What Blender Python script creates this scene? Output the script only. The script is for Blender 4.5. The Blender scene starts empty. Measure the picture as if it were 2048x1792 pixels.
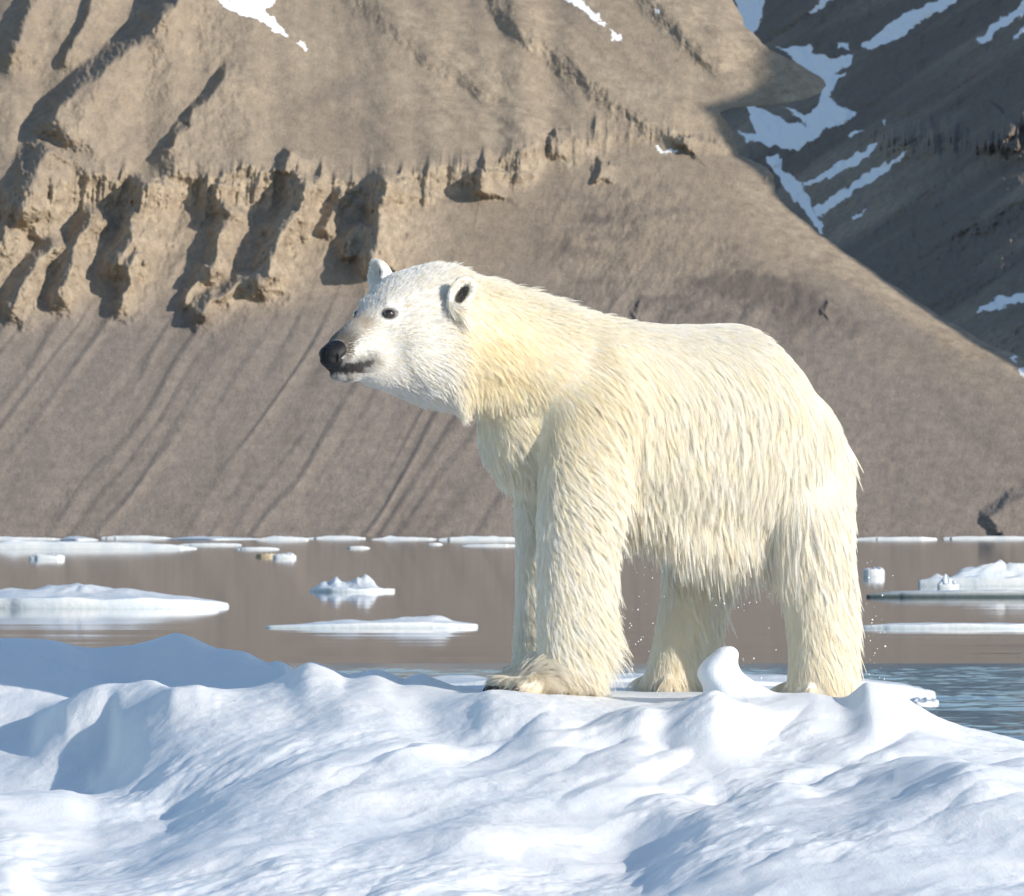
import bpy, math
import numpy as np
from mathutils import Vector
from mathutils.bvhtree import BVHTree
from mathutils.kdtree import KDTree

# ------------------------------------------------------------------ camera, sky, sun, exposure
SC = bpy.context.scene
COL = SC.collection
F, CX, HZ, CH = 7500.0, 512.0, 530.0, 1.5      # focal length in px of the 1024 frame, centre column, horizon row, eye height
SUN_EL, SUN_AZ = 19.0, 128.0                   # degrees; azimuth clockwise from +Y (view direction)

cam_d = bpy.data.cameras.new("camera"); cam = bpy.data.objects.new("camera", cam_d); COL.objects.link(cam)
cam.location = (0, 0, CH); cam.rotation_euler = (math.radians(90), 0, 0)
cam_d.sensor_width = 36; cam_d.lens = 36 * F / 1024
cam_d.shift_y = (HZ - 448) / 1024
cam_d.clip_start = 0.5; cam_d.clip_end = 60000
cam_d.dof.use_dof = True; cam_d.dof.focus_distance = 24.45; cam_d.dof.aperture_fstop = 40
SC.camera = cam

wd = bpy.data.worlds.new("World"); SC.world = wd; wd.use_nodes = True
wn = wd.node_tree.nodes; bg = wn["Background"]
sky = wn.new("ShaderNodeTexSky"); sky.sky_type = 'NISHITA'; sky.sun_disc = False
sky.sun_elevation = math.radians(SUN_EL); sky.sun_rotation = math.radians(SUN_AZ)
sky.air_density = 1.0; sky.dust_density = 0.1; sky.ozone_density = 1.4
bg.inputs['Strength'].default_value = 0.15
wd.node_tree.links.new(sky.outputs[0], bg.inputs[0])

sd = bpy.data.lights.new("sun", 'SUN'); sun = bpy.data.objects.new("sun", sd); COL.objects.link(sun)
sd.energy = 4.3; sd.angle = math.radians(0.5); sd.color = (1.0, 0.92, 0.81)
el, az = math.radians(SUN_EL), math.radians(SUN_AZ)
SUNV = Vector((math.sin(az) * math.cos(el), math.cos(az) * math.cos(el), math.sin(el)))
sun.rotation_euler = SUNV.to_track_quat('Z', 'Y').to_euler()
sun.location = SUNV * 200

vs = SC.view_settings
SC.display_settings.display_device = 'sRGB'
vs.view_transform = 'Standard'; vs.look = 'None'; vs.gamma = 1; vs.exposure = 0.34
SC.cycles.max_bounces = 10; SC.cycles.diffuse_bounces = 5; SC.cycles.transmission_bounces = 6
SC.cycles.sample_clamp_indirect = 6

# ------------------------------------------------------------------ helpers
rng = np.random.default_rng(7)

def P(px, py, Y):
    return np.array([(px - CX) / F * Y, Y, CH + (HZ - py) / F * Y], float)

def to_px(p):
    return CX + p[:, 0] / p[:, 1] * F, HZ - (p[:, 2] - CH) / p[:, 1] * F

def sstep(a, b, x):
    t = np.clip((x - a) / (b - a), 0, 1)
    return t * t * (3 - 2 * t)

def gauss(x, s):
    return np.exp(-(x / s) ** 2)

def vnoise(x, y, seed=0):
    xi = np.floor(x).astype(np.int64); yi = np.floor(y).astype(np.int64)
    xf = x - xi; yf = y - yi
    u = xf * xf * xf * (xf * (xf * 6 - 15) + 10); v = yf * yf * yf * (yf * (yf * 6 - 15) + 10)
    def h(a, b):
        n = (a * 374761393 + b * 668265263 + seed * 974634777) & 0xFFFFFFFF
        n = ((n ^ (n >> 13)) * 1274126177) & 0xFFFFFFFF
        n = ((n ^ (n >> 16)) * 2246822519) & 0xFFFFFFFF
        return ((n >> 8) & 0xFFFF) / 32767.5 - 1
    a = h(xi, yi); b = h(xi + 1, yi); c = h(xi, yi + 1); d = h(xi + 1, yi + 1)
    return a + (b - a) * u + (c - a) * v + (a - b - c + d) * u * v

def fbm(x, y, o=4, seed=0, gain=0.5, lac=2.03):
    s = np.zeros(np.broadcast(x, y).shape); a = 1.0
    for k in range(o):
        s = s + a * vnoise(x + 17.3 * k, y - 9.1 * k, seed + k); x = x * lac; y = y * lac; a *= gain
    return s

def ridged(x, y, o=4, seed=0):
    s = np.zeros(np.broadcast(x, y).shape); a = 1.0
    for k in range(o):
        s = s + a * (1 - 2 * np.abs(vnoise(x, y, seed + k))); x = x * 2.07 + 3.1; y = y * 2.07 - 1.7; a *= 0.5
    return s

def poly_interp(pts, x):
    p = np.array(pts, float)
    # smooth (cosine-like pchip) interpolation
    xs, ys = p[:, 0], p[:, 1]
    m = np.zeros(len(xs)); d = np.diff(ys) / np.diff(xs)
    m[0], m[-1] = d[0], d[-1]
    for i in range(1, len(xs) - 1):
        m[i] = 0 if d[i - 1] * d[i] <= 0 else 2 * d[i - 1] * d[i] / (d[i - 1] + d[i])
    x = np.clip(x, xs[0], xs[-1])
    i = np.clip(np.searchsorted(xs, x) - 1, 0, len(xs) - 2)
    h = xs[i + 1] - xs[i]; t = (x - xs[i]) / h
    return ((1 + 2 * t) * (1 - t) ** 2 * ys[i] + t * (1 - t) ** 2 * h * m[i]
            + t * t * (3 - 2 * t) * ys[i + 1] + t * t * (t - 1) * h * m[i + 1])

def mesh_from(name, verts, faces, smooth=True):
    me = bpy.data.meshes.new(name)
    verts = np.asarray(verts, np.float32)
    if isinstance(faces, np.ndarray):
        n, k = faces.shape
        me.vertices.add(len(verts)); me.vertices.foreach_set('co', verts.ravel())
        me.loops.add(n * k); me.loops.foreach_set('vertex_index', faces.ravel().astype(np.int32))
        me.polygons.add(n); me.polygons.foreach_set('loop_start', np.arange(0, n * k, k, dtype=np.int32))
        me.update(calc_edges=True)
    else:
        me.from_pydata(verts.tolist(), [], [list(map(int, f)) for f in faces]); me.update()
    me.validate()
    me.polygons.foreach_set('use_smooth', np.full(len(me.polygons), smooth))
    return me

def grid_mesh(name, V):
    r, c = V.shape[:2]
    i = np.arange(r * c).reshape(r, c)
    f = np.stack([i[:-1, :-1], i[:-1, 1:], i[1:, 1:], i[1:, :-1]], -1).reshape(-1, 4)
    return mesh_from(name, V.reshape(-1, 3), f)

def link(name, me, mat=None, parent=None):
    o = bpy.data.objects.new(name, me); COL.objects.link(o)
    if mat: me.materials.append(mat)
    if parent: o.parent = parent
    return o

def tag(o, label=None, cat=None, group=None, kind=None):
    if label: o['label'] = label
    if cat: o['category'] = cat
    if group: o['group'] = group
    if kind: o['kind'] = kind
    return o

def fattr(me, name, val):
    a = me.attributes.new(name, 'FLOAT', 'POINT'); a.data.foreach_set('value', np.asarray(val, np.float32).ravel())

class Mat:
    def __init__(s, name):
        s.m = bpy.data.materials.new(name); s.m.use_nodes = True
        s.t = s.m.node_tree; s.n = s.t.nodes; s.b = s.n['Principled BSDF']; s.out = s.n['Material Output']
    def new(s, kind, **kw):
        n = s.n.new(kind)
        for k, v in kw.items():
            if k in n.inputs: n.inputs[k].default_value = v
            else: setattr(n, k, v)
        return n
    def lk(s, a, b): s.t.links.new(a, b)
    def noise(s, scale, detail=5, rough=0.55, vec=None, stretch=None, rot=(0, 0, 0)):
        tc = s.new('ShaderNodeTexCoord'); src = tc.outputs['Object']
        if stretch:
            mp = s.new('ShaderNodeMapping'); mp.inputs['Scale'].default_value = stretch; mp.inputs['Rotation'].default_value = rot
            s.lk(src, mp.inputs[0]); src = mp.outputs[0]
        n = s.new('ShaderNodeTexNoise'); n.inputs['Scale'].default_value = scale
        n.inputs['Detail'].default_value = detail; n.inputs['Roughness'].default_value = rough
        s.lk(src, n.inputs['Vector']); return n.outputs['Fac']
    def ramp(s, fac, stops):
        r = s.new('ShaderNodeValToRGB'); e = r.color_ramp.elements
        while len(e) < len(stops): e.new(0.5)
        for k, (p, c) in enumerate(stops):
            e[k].position = p; e[k].color = (*c, 1)
        s.lk(fac, r.inputs[0]); return r.outputs[0]
    def mix(s, fac, a, b, mode='MIX'):
        m = s.new('ShaderNodeMix', data_type='RGBA', blend_type=mode)
        for sock, v in ((m.inputs[0], fac), (m.inputs[6], a), (m.inputs[7], b)):
            if hasattr(v, 'default_value'): s.lk(v, sock)
            elif isinstance(v, tuple): sock.default_value = (*v, 1)
            else: sock.default_value = v
        return m.outputs[2]
    def math(s, op, a, b=0.0):
        m = s.new('ShaderNodeMath', operation=op)
        for sock, v in ((m.inputs[0], a), (m.inputs[1], b)):
            if hasattr(v, 'default_value'): s.lk(v, sock)
            else: sock.default_value = v
        return m.outputs[0]
    def attr(s, name):
        a = s.new('ShaderNodeAttribute'); a.attribute_name = name; return a
    def bump(s, h, strength, dist, prev=None):
        b = s.new('ShaderNodeBump'); b.inputs['Strength'].default_value = strength; b.inputs['Distance'].default_value = dist
        s.lk(h, b.inputs['Height'])
        if prev: s.lk(prev, b.inputs['Normal'])
        return b.outputs[0]

# ------------------------------------------------------------------ materials of the setting
def make_rock():
    M = Mat('rock')
    n1 = M.noise(0.02, 8, 0.6); n2 = M.noise(0.25, 6, 0.65); n3 = M.noise(1.6, 3, 0.6)
    base = M.ramp(n1, [(0.35, (0.250, 0.205, 0.158)), (0.62, (0.315, 0.258, 0.195))])
    tan = M.ramp(n2, [(0.35, (0.29, 0.232, 0.170)), (0.65, (0.38, 0.312, 0.232))])
    c = M.mix(M.attr('cliff_lit_tan').outputs['Fac'], base, tan)
    c = M.mix(M.attr('scree').outputs['Fac'], c, (0.232, 0.197, 0.168))
    c = M.mix(0.55, c, M.ramp(n2, [(0.3, (0.62, 0.62, 0.64)), (0.7, (1.2, 1.2, 1.18))]), 'MULTIPLY')
    c = M.mix(0.35, c, M.ramp(n3, [(0.35, (0.6, 0.6, 0.6)), (0.65, (1.25, 1.25, 1.25))]), 'MULTIPLY')
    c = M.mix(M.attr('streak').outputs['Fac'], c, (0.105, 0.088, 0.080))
    edge = M.math('ADD', M.attr('snow').outputs['Fac'], M.math('MULTIPLY', M.math('SUBTRACT', n3, 0.5), 1.0))
    sf = M.ramp(edge, [(0.46, (0, 0, 0)), (0.56, (1, 1, 1))])
    c = M.mix(sf, c, (0.82, 0.83, 0.85))
    M.lk(c, M.b.inputs['Base Color']); M.b.inputs['Roughness'].default_value = 0.95
    M.b.inputs['Specular IOR Level'].default_value = 0.1
    M.lk(M.bump(n3, 0.35, 0.8), M.b.inputs['Normal'])
    return M.m

def make_snow():
    M = Mat('snow')
    n1 = M.noise(2.2, 6, 0.6); n2 = M.noise(110, 4, 0.7); n3 = M.noise(16, 6, 0.7, stretch=(1.3, 0.75, 1), rot=(0, 0, 0.35))
    c = M.ramp(n1, [(0.35, (0.735, 0.765, 0.80)), (0.6, (0.785, 0.795, 0.81))])
    M.lk(c, M.b.inputs['Base Color']); M.b.inputs['Roughness'].default_value = 0.55
    M.b.inputs['Specular IOR Level'].default_value = 0.25
    M.b.inputs['Subsurface Weight'].default_value = 0.45
    M.b.inputs['Subsurface Radius'].default_value = (0.6, 0.85, 1.0)
    M.b.inputs['Subsurface Scale'].default_value = 0.035
    b = M.bump(n3, 0.30, 0.012)
    b = M.bump(n2, 0.6, 0.0035, b)
    M.lk(b, M.b.inputs['Normal'])
    return M.m

def make_ice(name='floating_ice', wetcol=(0.45, 0.54, 0.59), wk=6.0):
    M = Mat(name)
    n1 = M.noise(0.8, 6, 0.6); n2 = M.noise(5, 5, 0.6)
    c = M.ramp(n1, [(0.35, (0.52, 0.58, 0.64)), (0.6, (0.66, 0.68, 0.70))])
    g = M.new('ShaderNodeNewGeometry'); sx = M.new('ShaderNodeSeparateXYZ'); M.lk(g.outputs['Position'], sx.inputs[0])
    wet = M.ramp(M.math('MULTIPLY', sx.outputs[2], wk), [(0.05, (1, 1, 1)), (0.28, (0, 0, 0))])
    c = M.mix(M.math('MULTIPLY', wet, 0.6 if wk > 3 else 0.95), c, wetcol)
    M.lk(c, M.b.inputs['Base Color']); M.b.inputs['Roughness'].default_value = 0.5
    M.b.inputs['Specular IOR Level'].default_value = 0.3
    M.lk(M.bump(n2, 0.5, 0.05), M.b.inputs['Normal'])
    return M.m

def make_water():
    M = Mat('sea_water')
    M.b.inputs['Base Color'].default_value = (0.008, 0.018, 0.034, 1)
    M.b.inputs['Roughness'].default_value = 0.03; M.b.inputs['IOR'].default_value = 1.33
    g = M.new('ShaderNodeNewGeometry'); sx = M.new('ShaderNodeSeparateXYZ'); M.lk(g.outputs['Position'], sx.inputs[0])
    n1 = M.noise(1.1, 4, 0.55, stretch=(0.5, 1, 1)); n2 = M.noise(6.0, 4, 0.6, stretch=(0.8, 1, 1))
    patch = M.noise(0.035, 3, 0.5, stretch=(0.5, 1.4, 1))
    # calm far out, breeze-ruffled close to the floe on the lee side
    near = M.new('ShaderNodeMapRange'); near.inputs['From Min'].default_value = 84; near.inputs['From Max'].default_value = 76
    M.lk(sx.outputs[1], near.inputs['Value'])
    band = M.ramp(patch, [(0.50, (0, 0, 0)), (0.62, (1, 1, 1))])
    mid = M.new('ShaderNodeMapRange'); mid.inputs['From Min'].default_value = 190; mid.inputs['From Max'].default_value = 95
    M.lk(sx.outputs[1], mid.inputs['Value'])
    amp = M.math('ADD', M.math('MULTIPLY', near.outputs[0], 0.02), M.math('MULTIPLY', M.math('MULTIPLY', mid.outputs[0], band), 0.004))
    amp = M.math('ADD', amp, 0.0007)
    n0 = M.noise(0.22, 3, 0.5, stretch=(0.35, 1, 1))
    h = M.math('MULTIPLY', M.math('ADD', M.math('MULTIPLY', n1, 0.8), M.math('MULTIPLY', n2, 0.22)), amp)
    h = M.math('ADD', h, M.math('MULTIPLY', M.math('MULTIPLY', n0, mid.outputs[0]), 0.022))
    M.lk(M.bump(h, 1.0, 1.0), M.b.inputs['Normal'])
    return M.m

ROCK, SNOW, ICE, WATER = make_rock(), make_snow(), make_ice(), make_water()
DARKICE = make_ice('dark_edged_ice', (0.035, 0.060, 0.065), 1.6)

# ------------------------------------------------------------------ water
me = mesh_from('water', [(-30000, -300, 0), (30000, -300, 0), (30000, 40000, 0), (-30000, 40000, 0)], np.array([[0, 1, 2, 3]]), False)
tag(link('water', me, WATER), kind='structure')

def rippled_water():
    ys = np.r_[np.linspace(27, 44, 120), np.linspace(44.05, 84, 620)]; xs = np.linspace(-9, 9, 620)
    x, y = np.meshgrid(xs, ys)
    e = y - 80.5 + 1.6 * fbm(x / 2.2, y * 0, 3, 141)
    a = sstep(1.2, -1.5, e)
    w = 0.010 * (1 - np.abs(vnoise(x / 0.50 + 0.3 * y, y / 0.36, 143))) + 0.008 * (1 - np.abs(vnoise(x / 0.20, y / 0.16 + 0.2 * x, 145))) + 0.012 * vnoise(x / 1.3, y / 0.8, 147)
    V = np.stack([x, y, 0.006 + a * w * (1 + 0.4 * fbm(x / 4, y / 6, 2, 149))], -1)
    RW = Mat('rippled_sea'); RW.b.inputs['Base Color'].default_value = (0.020, 0.045, 0.095, 1); RW.b.inputs['Roughness'].default_value = 0.14; RW.b.inputs['IOR'].default_value = 1.33
    tag(link('rippled_water', grid_mesh('rippled_water', V), RW.m), kind='structure')
rippled_water()

# ------------------------------------------------------------------ near mountain (surface given by its depth behind each point of the face)
def pline_sd(x, y, pts):
    """signed side distance (+ on the right of a line running down the slope), and 0..1 run along it"""
    pts = np.array(pts, float); best = np.full(x.shape, 1e9); sgn = np.zeros(x.shape); run = np.zeros(x.shape)
    L = np.r_[0, np.cumsum(np.hypot(*np.diff(pts, axis=0).T))]
    for k in range(len(pts) - 1):
        a, b = pts[k], pts[k + 1]; d = b - a; l2 = d @ d
        tr = ((x - a[0]) * d[0] + (y - a[1]) * d[1]) / l2
        t = np.clip(tr, 0, 1)
        dx = x - (a[0] + t * d[0]); dy = y - (a[1] + t * d[1])
        dd = np.hypot(dx, dy); m = dd < best
        side = np.sign(-(d[0] * (y - a[1]) - d[1] * (x - a[0])))
        best = np.where(m, dd, best); sgn = np.where(m, side, sgn)
        run = np.where(m, (L[k] + t * (L[k + 1] - L[k])) / L[-1], run)
    return best * sgn, run

def spur(x, y, pts, A, wl, wr, e0=0.12, e1=0.25):
    """rock spur: steep left flank, gentle right flank; positive towards the viewer"""
    jx = 3.2 * fbm(x / 16, y / 22, 5, 91, 0.6) ; jy = 2.5 * fbm(x / 14 + 40, y / 14, 5, 95, 0.6)
    s, t = pline_sd(x + jx, y + jy, pts)
    p = np.where(s >= 0, np.exp(-(np.maximum(s, 0) / wr) ** 1.3), 1 - sstep(0, 1, np.maximum(-s, 0) / wl))
    pts = np.array(pts, float)
    cap = sstep(0, e0, t) * (1 - sstep(1 - e1, 1, t) * 0.95)
    return A * p * cap

def poly_mask(x, y, pts):
    pts = np.array(pts, float); inside = np.zeros(x.shape, bool); d = np.full(x.shape, 1e9)
    n = len(pts)
    for k in range(n):
        x1, y1 = pts[k]; x2, y2 = pts[(k + 1) % n]
        c = ((y1 > y) != (y2 > y)) & (x < (x2 - x1) * (y - y1) / (y2 - y1 + 1e-9) + x1)
        inside ^= c
        dx, dy = x2 - x1, y2 - y1; t = np.clip(((x - x1) * dx + (y - y1) * dy) / (dx * dx + dy * dy + 1e-9), 0, 1)
        d = np.minimum(d, np.hypot(x - x1 - t * dx, y - y1 - t * dy))
    return np.where(inside, d, -d)

EDGE = [(-260, 640), (-120, 690), (-10, 729), (25, 744), (50, 768), (52, 775), (59, 788), (69, 808), (77, 820), (86, 826), (93, 822), (99, 806), (103, 786), (106, 755), (108, 728), (112, 720),
        (125, 729), (140, 734), (155, 738), (160, 752), (168, 768), (176, 774), (192, 775), (200, 779), (218, 800), (236, 823), (262, 860),
        (293, 905), (322, 950), (345, 990), (357, 1022), (380, 1080), (430, 1200), (560, 1500)]
def near_mountain():
    ys = np.r_[np.linspace(-260, -12, 90), np.linspace(-10, 542, 540)]
    e = np.interp(ys, [p[0] for p in EDGE], [p[1] for p in EDGE])
    e = e + 1.5 * fbm(ys / 9, ys * 0, 3, 5)
    xs = np.r_[np.linspace(-3200, -430, 140), np.linspace(-420, -14, 80), np.linspace(-10, 1060, 1080)]
    x = np.repeat(xs[None], len(ys), 0); y = np.repeat(ys[:, None], len(xs), 1)
    # cliff band
    xk = [-420, 0, 60, 130, 200, 280, 340, 390, 430, 480, 540, 600, 650, 690, 740, 775, 1500]
    top = np.interp(x, xk, [215, 196, 186, 176, 172, 172, 176, 172, 166, 164, 148, 132, 132, 138, 148, 168, 170])
    bot = np.interp(x, xk, [240, 236, 228, 218, 212, 212, 214, 208, 202, 198, 176, 152, 148, 150, 160, 194, 196])
    w1 = fbm(x / 30, y / 30, 4, 11)
    top = top + 6 * w1 + 4 * fbm(x / 9, y * 0, 3, 13); bot = bot + 8 * fbm(x / 25, y / 60, 3, 17)
    cl = sstep(top - 3, top + 3, y) * (1 - sstep(bot - 12, bot + 6, y))
    fade = 1 - 0.55 * sstep(480, 640, x)
    # slope: depth gained per unit of height
    cot = 1.55 + 0.25 * sstep(60, 10, y) - 1.22 * cl * fade
    # ledge / bench lines on the upper slope
    for pts, w, a in (([(300, 108), (340, 88), (352, 78), (420, 92), (470, 104)], 5, 0.8), ([(460, 106), (520, 110), (560, 122)], 4, 0.9),
                      ([(600, 145), (650, 138), (690, 146)], 4, -0.6)):
        s, t = pline_sd(x, y, pts); cot = cot + a * gauss(s, w) * 1.2
    dz = np.zeros_like(y); dz[:-1] = np.diff(ys)[:, None]
    Z = HZ - y
    D = np.cumsum((cot * dz)[::-1], axis=0)[::-1]          # px units of depth behind the shore
    D = D - D[-1:]
    kk = np.exp(-np.linspace(-2.2, 2.2, 61) ** 2); kk /= kk.sum()
    Ds = np.array([np.convolve(np.pad(r, 30, mode='edge'), kk, 'valid') for r in D])
    wu = 1 - sstep(top - 16, top + 4, y)
    D = D * (1 - wu) + Ds * wu
    # spurs and gullies
    R = np.zeros_like(x)
    S = [
        ([(50, 140), (34, 175), (30, 205), (6, 228)], 34, 26, 26),
        ([(150, 172), (142, 200), (132, 236), (118, 262), (108, 288)], 34, 20, 22),
        ([(218, 180), (219, 200), (214, 218)], 14, 9, 14),
        ([(236, 200), (222, 232), (216, 262), (205, 290)], 24, 16, 14),
        ([(306, 170), (300, 200), (296, 218), (276, 242), (270, 275), (252, 305)], 38, 22, 18),
        ([(345, 190), (332, 215), (318, 240)], 15, 12, 16),
        ([(395, 170), (382, 200), (378, 230), (372, 262), (366, 285)], 40, 22, 34),
        ([(362, 222), (352, 240), (346, 262)], 18, 12, 10),
        ([(100, 205), (88, 225), (76, 250), (66, 285), (52, 320)], 26, 16, 14),
        ([(66, 236), (40, 262), (24, 290), (8, 330)], 24, 18, 16),
        ([(140, 250), (130, 275), (122, 300), (112, 322)], 17, 12, 14),
        ([(262, 270), (240, 285), (212, 300), (188, 330)], 20, 15, 15),
        ([(205, 262), (196, 280), (180, 310)], 15, 12, 14),
        ([(20, 225), (-20, 260), (-60, 320)], 30, 20, 24),
        ([(484, 166), (482, 182), (478, 198)], 16, 8, 22),
        ([(556, 128), (550, 150), (548, 160)], 7, 5, 14),
        ([(692, 136), (690, 146), (685, 152)], 10, 26, 10),
        ([(605, 160), (598, 172), (596, 184)], 8, 8, 12),
        # upper slope gullies
        ([(250, -120), (178, 4), (140, 44), (100, 74), (66, 104), (34, 146)], 36, 20, 60, 0.05, 0.1),
        ([(205, -60), (160, 10), (128, 16)], 16, 12, 22),
        ([(110, -30), (84, 20), (66, 60), (56, 76)], 13, 8, 24),
        ([(62, -90), (36, 0), (18, 40), (-4, 80)], 26, 18, 30),
        ([(236, 60), (222, 84), (200, 108), (186, 130), (172, 150), (150, 168)], 15, 10, 40),
        ([(288, 150), (284, 164), (280, 176)], 12, 10, 14),
        ([(-40, 60), (-60, 160), (-120, 260)], 30, 20, 40),
        ([(440, -120), (520, 20), (640, 110), (700, 140)], 9, 24, 60, 0.05, 0.2),
        ([(330, -40), (430, 50), (520, 104)], 6, 26, 60, 0.05, 0.2),
        ([(600, -120), (660, 0), (740, 80)], 9, 26, 60, 0.05, 0.2),
        ([(1060, 486), (1022, 500), (1000, 512), (984, 526)], 9, 16, 50, 0.05, 0.1),
        ([(830, 300), (826, 308), (822, 316)], 3, 4, 6), ([(640, 300), (636, 312), (632, 320)], 2.5, 4, 6),
    ]
    for k in range(16):                                    # more buttresses beyond the left edge of the picture
        b = -190 - 170 * k + 40 * math.sin(k * 2.3)
        S.append(([(b, 170), (b - 14, 205), (b - 26, 250), (b - 44, 300)], 26 + 8 * math.sin(k * 1.7), 24, 40))
        S.append(([(b + 90, -120), (b + 30, 10), (b - 20, 90), (b - 60, 150)], 20 + 6 * math.sin(k * 3.1), 22, 55, 0.05, 0.1))
    for s in S:
        R += spur(x, y, s[0], s[1] * 2.1, *s[2:])
    D -= R
    # fine relief: cliff flutes, scree chutes fanning down, general roughness
    D -= cl * fade * (4.0 * ridged(x / 11 + 0.1 * y / 11, y / 70, 4, 21) + 1.8 * fbm(x / 5, y / 5, 3, 23))
    rough = 0.75 * sstep(bot + 110, bot + 5, y) * sstep(top - 12, top + 6, y) * sstep(470, 380, x) + 0.04 + 0.30 * sstep(500, 600, x) * sstep(150, 200, y) * sstep(400, 300, y) * sstep(60, 130, e[:, None] - x)
    D -= rough * 5 * fbm(x / 16 + y / 40, y / 26, 6, 29, 0.58)
    k = np.interp(x, [-420, 0, 250, 450, 650, 800, 1000], [0.7, 0.72, 0.62, 0.45, 0.12, -0.35, -0.9])
    uu = x + (y - 300) * k
    low = sstep(262, 345, y)
    uu = uu + 5 * fbm(x / 70, y / 140, 2, 36)
    ch = ridged(uu / 46, y / 400, 4, 31) + 0.5 * fbm(uu / 10, y / 150, 3, 33)
    chw = low * (1 - 0.6 * sstep(520, 700, x))
    ch2 = fbm(uu / 90, y / 500, 2, 47)
    q = uu / 25 + 0.75 * fbm(uu / 60, y / 400, 3, 48)
    v = q - np.floor(q); am = np.clip(0.75 + 0.9 * fbm(np.floor(q) * 7.31, y / 160, 2, 49), 0.0, 1.5)
    D -= chw * sstep(720, 560, x) * 4.6 * am * (1 - v) ** 1.2 * sstep(0, 0.42, v) + chw * 3.0 * ch2
    D -= chw * 0.5 * ch * (0.5 + 0.9 * np.clip(fbm(uu / 120, y / 300, 2, 35) + 0.4, 0, 1))
    up = sstep(top + 2, top - 20, y)
    ku = np.interp(x, [-420, 100, 250, 420, 600, 800], [0.9, 0.8, 0.4, -0.8, -1.0, -1.0])
    uv = x + (y - 100) * ku
    D -= up * sstep(460, 330, x) * (2.2 * fbm(uv / 50, y / 220, 3, 37) + 0.2 * ridged(uv / 14, y / 120, 3, 39))
    ub = x - y * 1.2 + 14 * fbm(x / 130, y / 130, 2, 44)
    bands = fbm(ub / 34, (x + y) / 500, 3, 45)
    D -= up * sstep(330, 430, x) * 3.0 * bands
    D -= 1.2 * fbm(x / 40, y / 40, 4, 41) + 0.32 * fbm(x / 5, y / 5, 3, 43)
    # turn away at the right-hand edge
    de = (e[:, None] - x)
    turn = 1 - 0.95 * sstep(15, 45, y) * sstep(135, 112, y)
    D += turn * (26 * np.exp(-np.maximum(de, 0) / 16) + 8 * np.exp(-np.maximum(de, 0) / 60))
    Yw = 2000 + D * (2000 / F)
    # trim every row at the right-hand outline
    keep = np.minimum(e, 1060)
    def trim(a):
        out = np.empty_like(a)
        for r in range(len(a)):
            q = np.where(xs < 600, xs, 600 + (xs - 600) * (keep[r] - 600) / (1060 - 600)) if keep[r] > 600 else xs * 1.0
            out[r] = np.interp(q, xs, a[r])
        return out
    # unseen ridge added to the right, crest shaped to cast the upper flank's shadow
    Bp = [(700, 106), (711, 104), (730, 98), (752, 89), (763, 79), (762, 62), (768, 49), (800, 20), (850, 0), (900, 0), (1000, 20), (1050, 60)]
    L_ = np.array(SUNV); crest = []
    for bx, by in Bp:
        r = int(np.argmin(np.abs(ys - by))); Yb_ = np.interp(bx, xs, Yw[r])
        crest.append(P(bx, by, Yb_) + L_ * 430)
    crest = np.array(crest); foot = crest[0] + np.array([-75.0, 0, 0]); foot[2] = -1; crest = np.vstack([[foot], crest]); nf = len(crest)
    nd = np.array([0.58, 0.745, 0.0])
    lo1 = crest - nd * 70; lo1[:, 2] = -2; lo2 = crest + nd * 70 ; lo2[:, 2] = -2
    vv = np.vstack([lo1, crest, lo2]); ff = []
    for k in range(nf - 1):
        ff += [(k, k + 1, nf + k + 1, nf + k), (nf + k, nf + k + 1, 2 * nf + k + 1, 2 * nf + k)]
    ff += [(0, nf, 2 * nf), (nf - 1, 3 * nf - 1, 2 * nf - 1)]
    tag(link('shadow_ridge', mesh_from('shadow_ridge', vv, ff, False), ROCK), kind='structure')
    Yw = trim(Yw); xt = trim(x)
    ttrim = trim
    x = xt
    # back strip so that the ridge has thickness
    nb = 8
    xb = x[:, -1:] - np.linspace(2, 40, nb)[None] ; yb = np.repeat(y[:, -1:], nb, 1); Yb = Yw[:, -1:] + np.linspace(25, 260, nb)[None]
    x2 = np.concatenate([x, xb], 1); y2 = np.concatenate([y, yb], 1); Y2 = np.concatenate([Yw, Yb], 1)
    V = np.stack([(x2 - CX) / F * Y2, Y2, CH + (HZ - y2) / F * Y2], -1)
    me = grid_mesh('mountain', V)
    # attributes
    padt = lambda a: np.concatenate([a, np.repeat(a[:, -1:], nb, 1)], 1)
    pad = lambda a: padt(ttrim(a))
    x = np.repeat(xs[None], len(ys), 0)
    ribs = np.clip(R / 26, 0, 1) * sstep(top - 10, top + 8, y) * sstep(345, 300, y) * sstep(420, 395, x)
    upper = sstep(30, 150, y) * 0
    lightedge = np.clip(1.15 * sstep(75 + 30 * fbm(x / 30, y / 50, 3, 58), 20, de) + 0.4 * sstep(200, 80, de) * sstep(300, 380, y) * np.clip(fbm(x / 40 - y / 50, y / 160, 3, 59) + 0.5, 0, 1), 0, 1) * 0.62 * sstep(165, 215, y)  # sunlit edge strip put into the colour as paler rock, plus tan streaks
    topright = np.clip(0.45 + 0.55 * bands, 0, 1) * sstep(340, 480, x) * sstep(165, 110, y)  # sandy tan rock; lit and shaded diagonal bands put into the tint
    fattr(me, 'cliff_lit_tan', pad(np.clip(np.maximum(cl * fade, ribs * 0.9) + lightedge + topright, 0, 1)))
    fattr(me, 'scree', pad(np.clip(sstep(250, 330, y) * (1 - np.clip(ribs, 0, 1)) * (1 - np.clip(lightedge * 1.6, 0, 1)), 0, 1)))
    stk = np.clip(fbm(uu / 30, y / 300, 4, 51) - 0.3, 0, 1) * chw * 0.5
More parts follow.
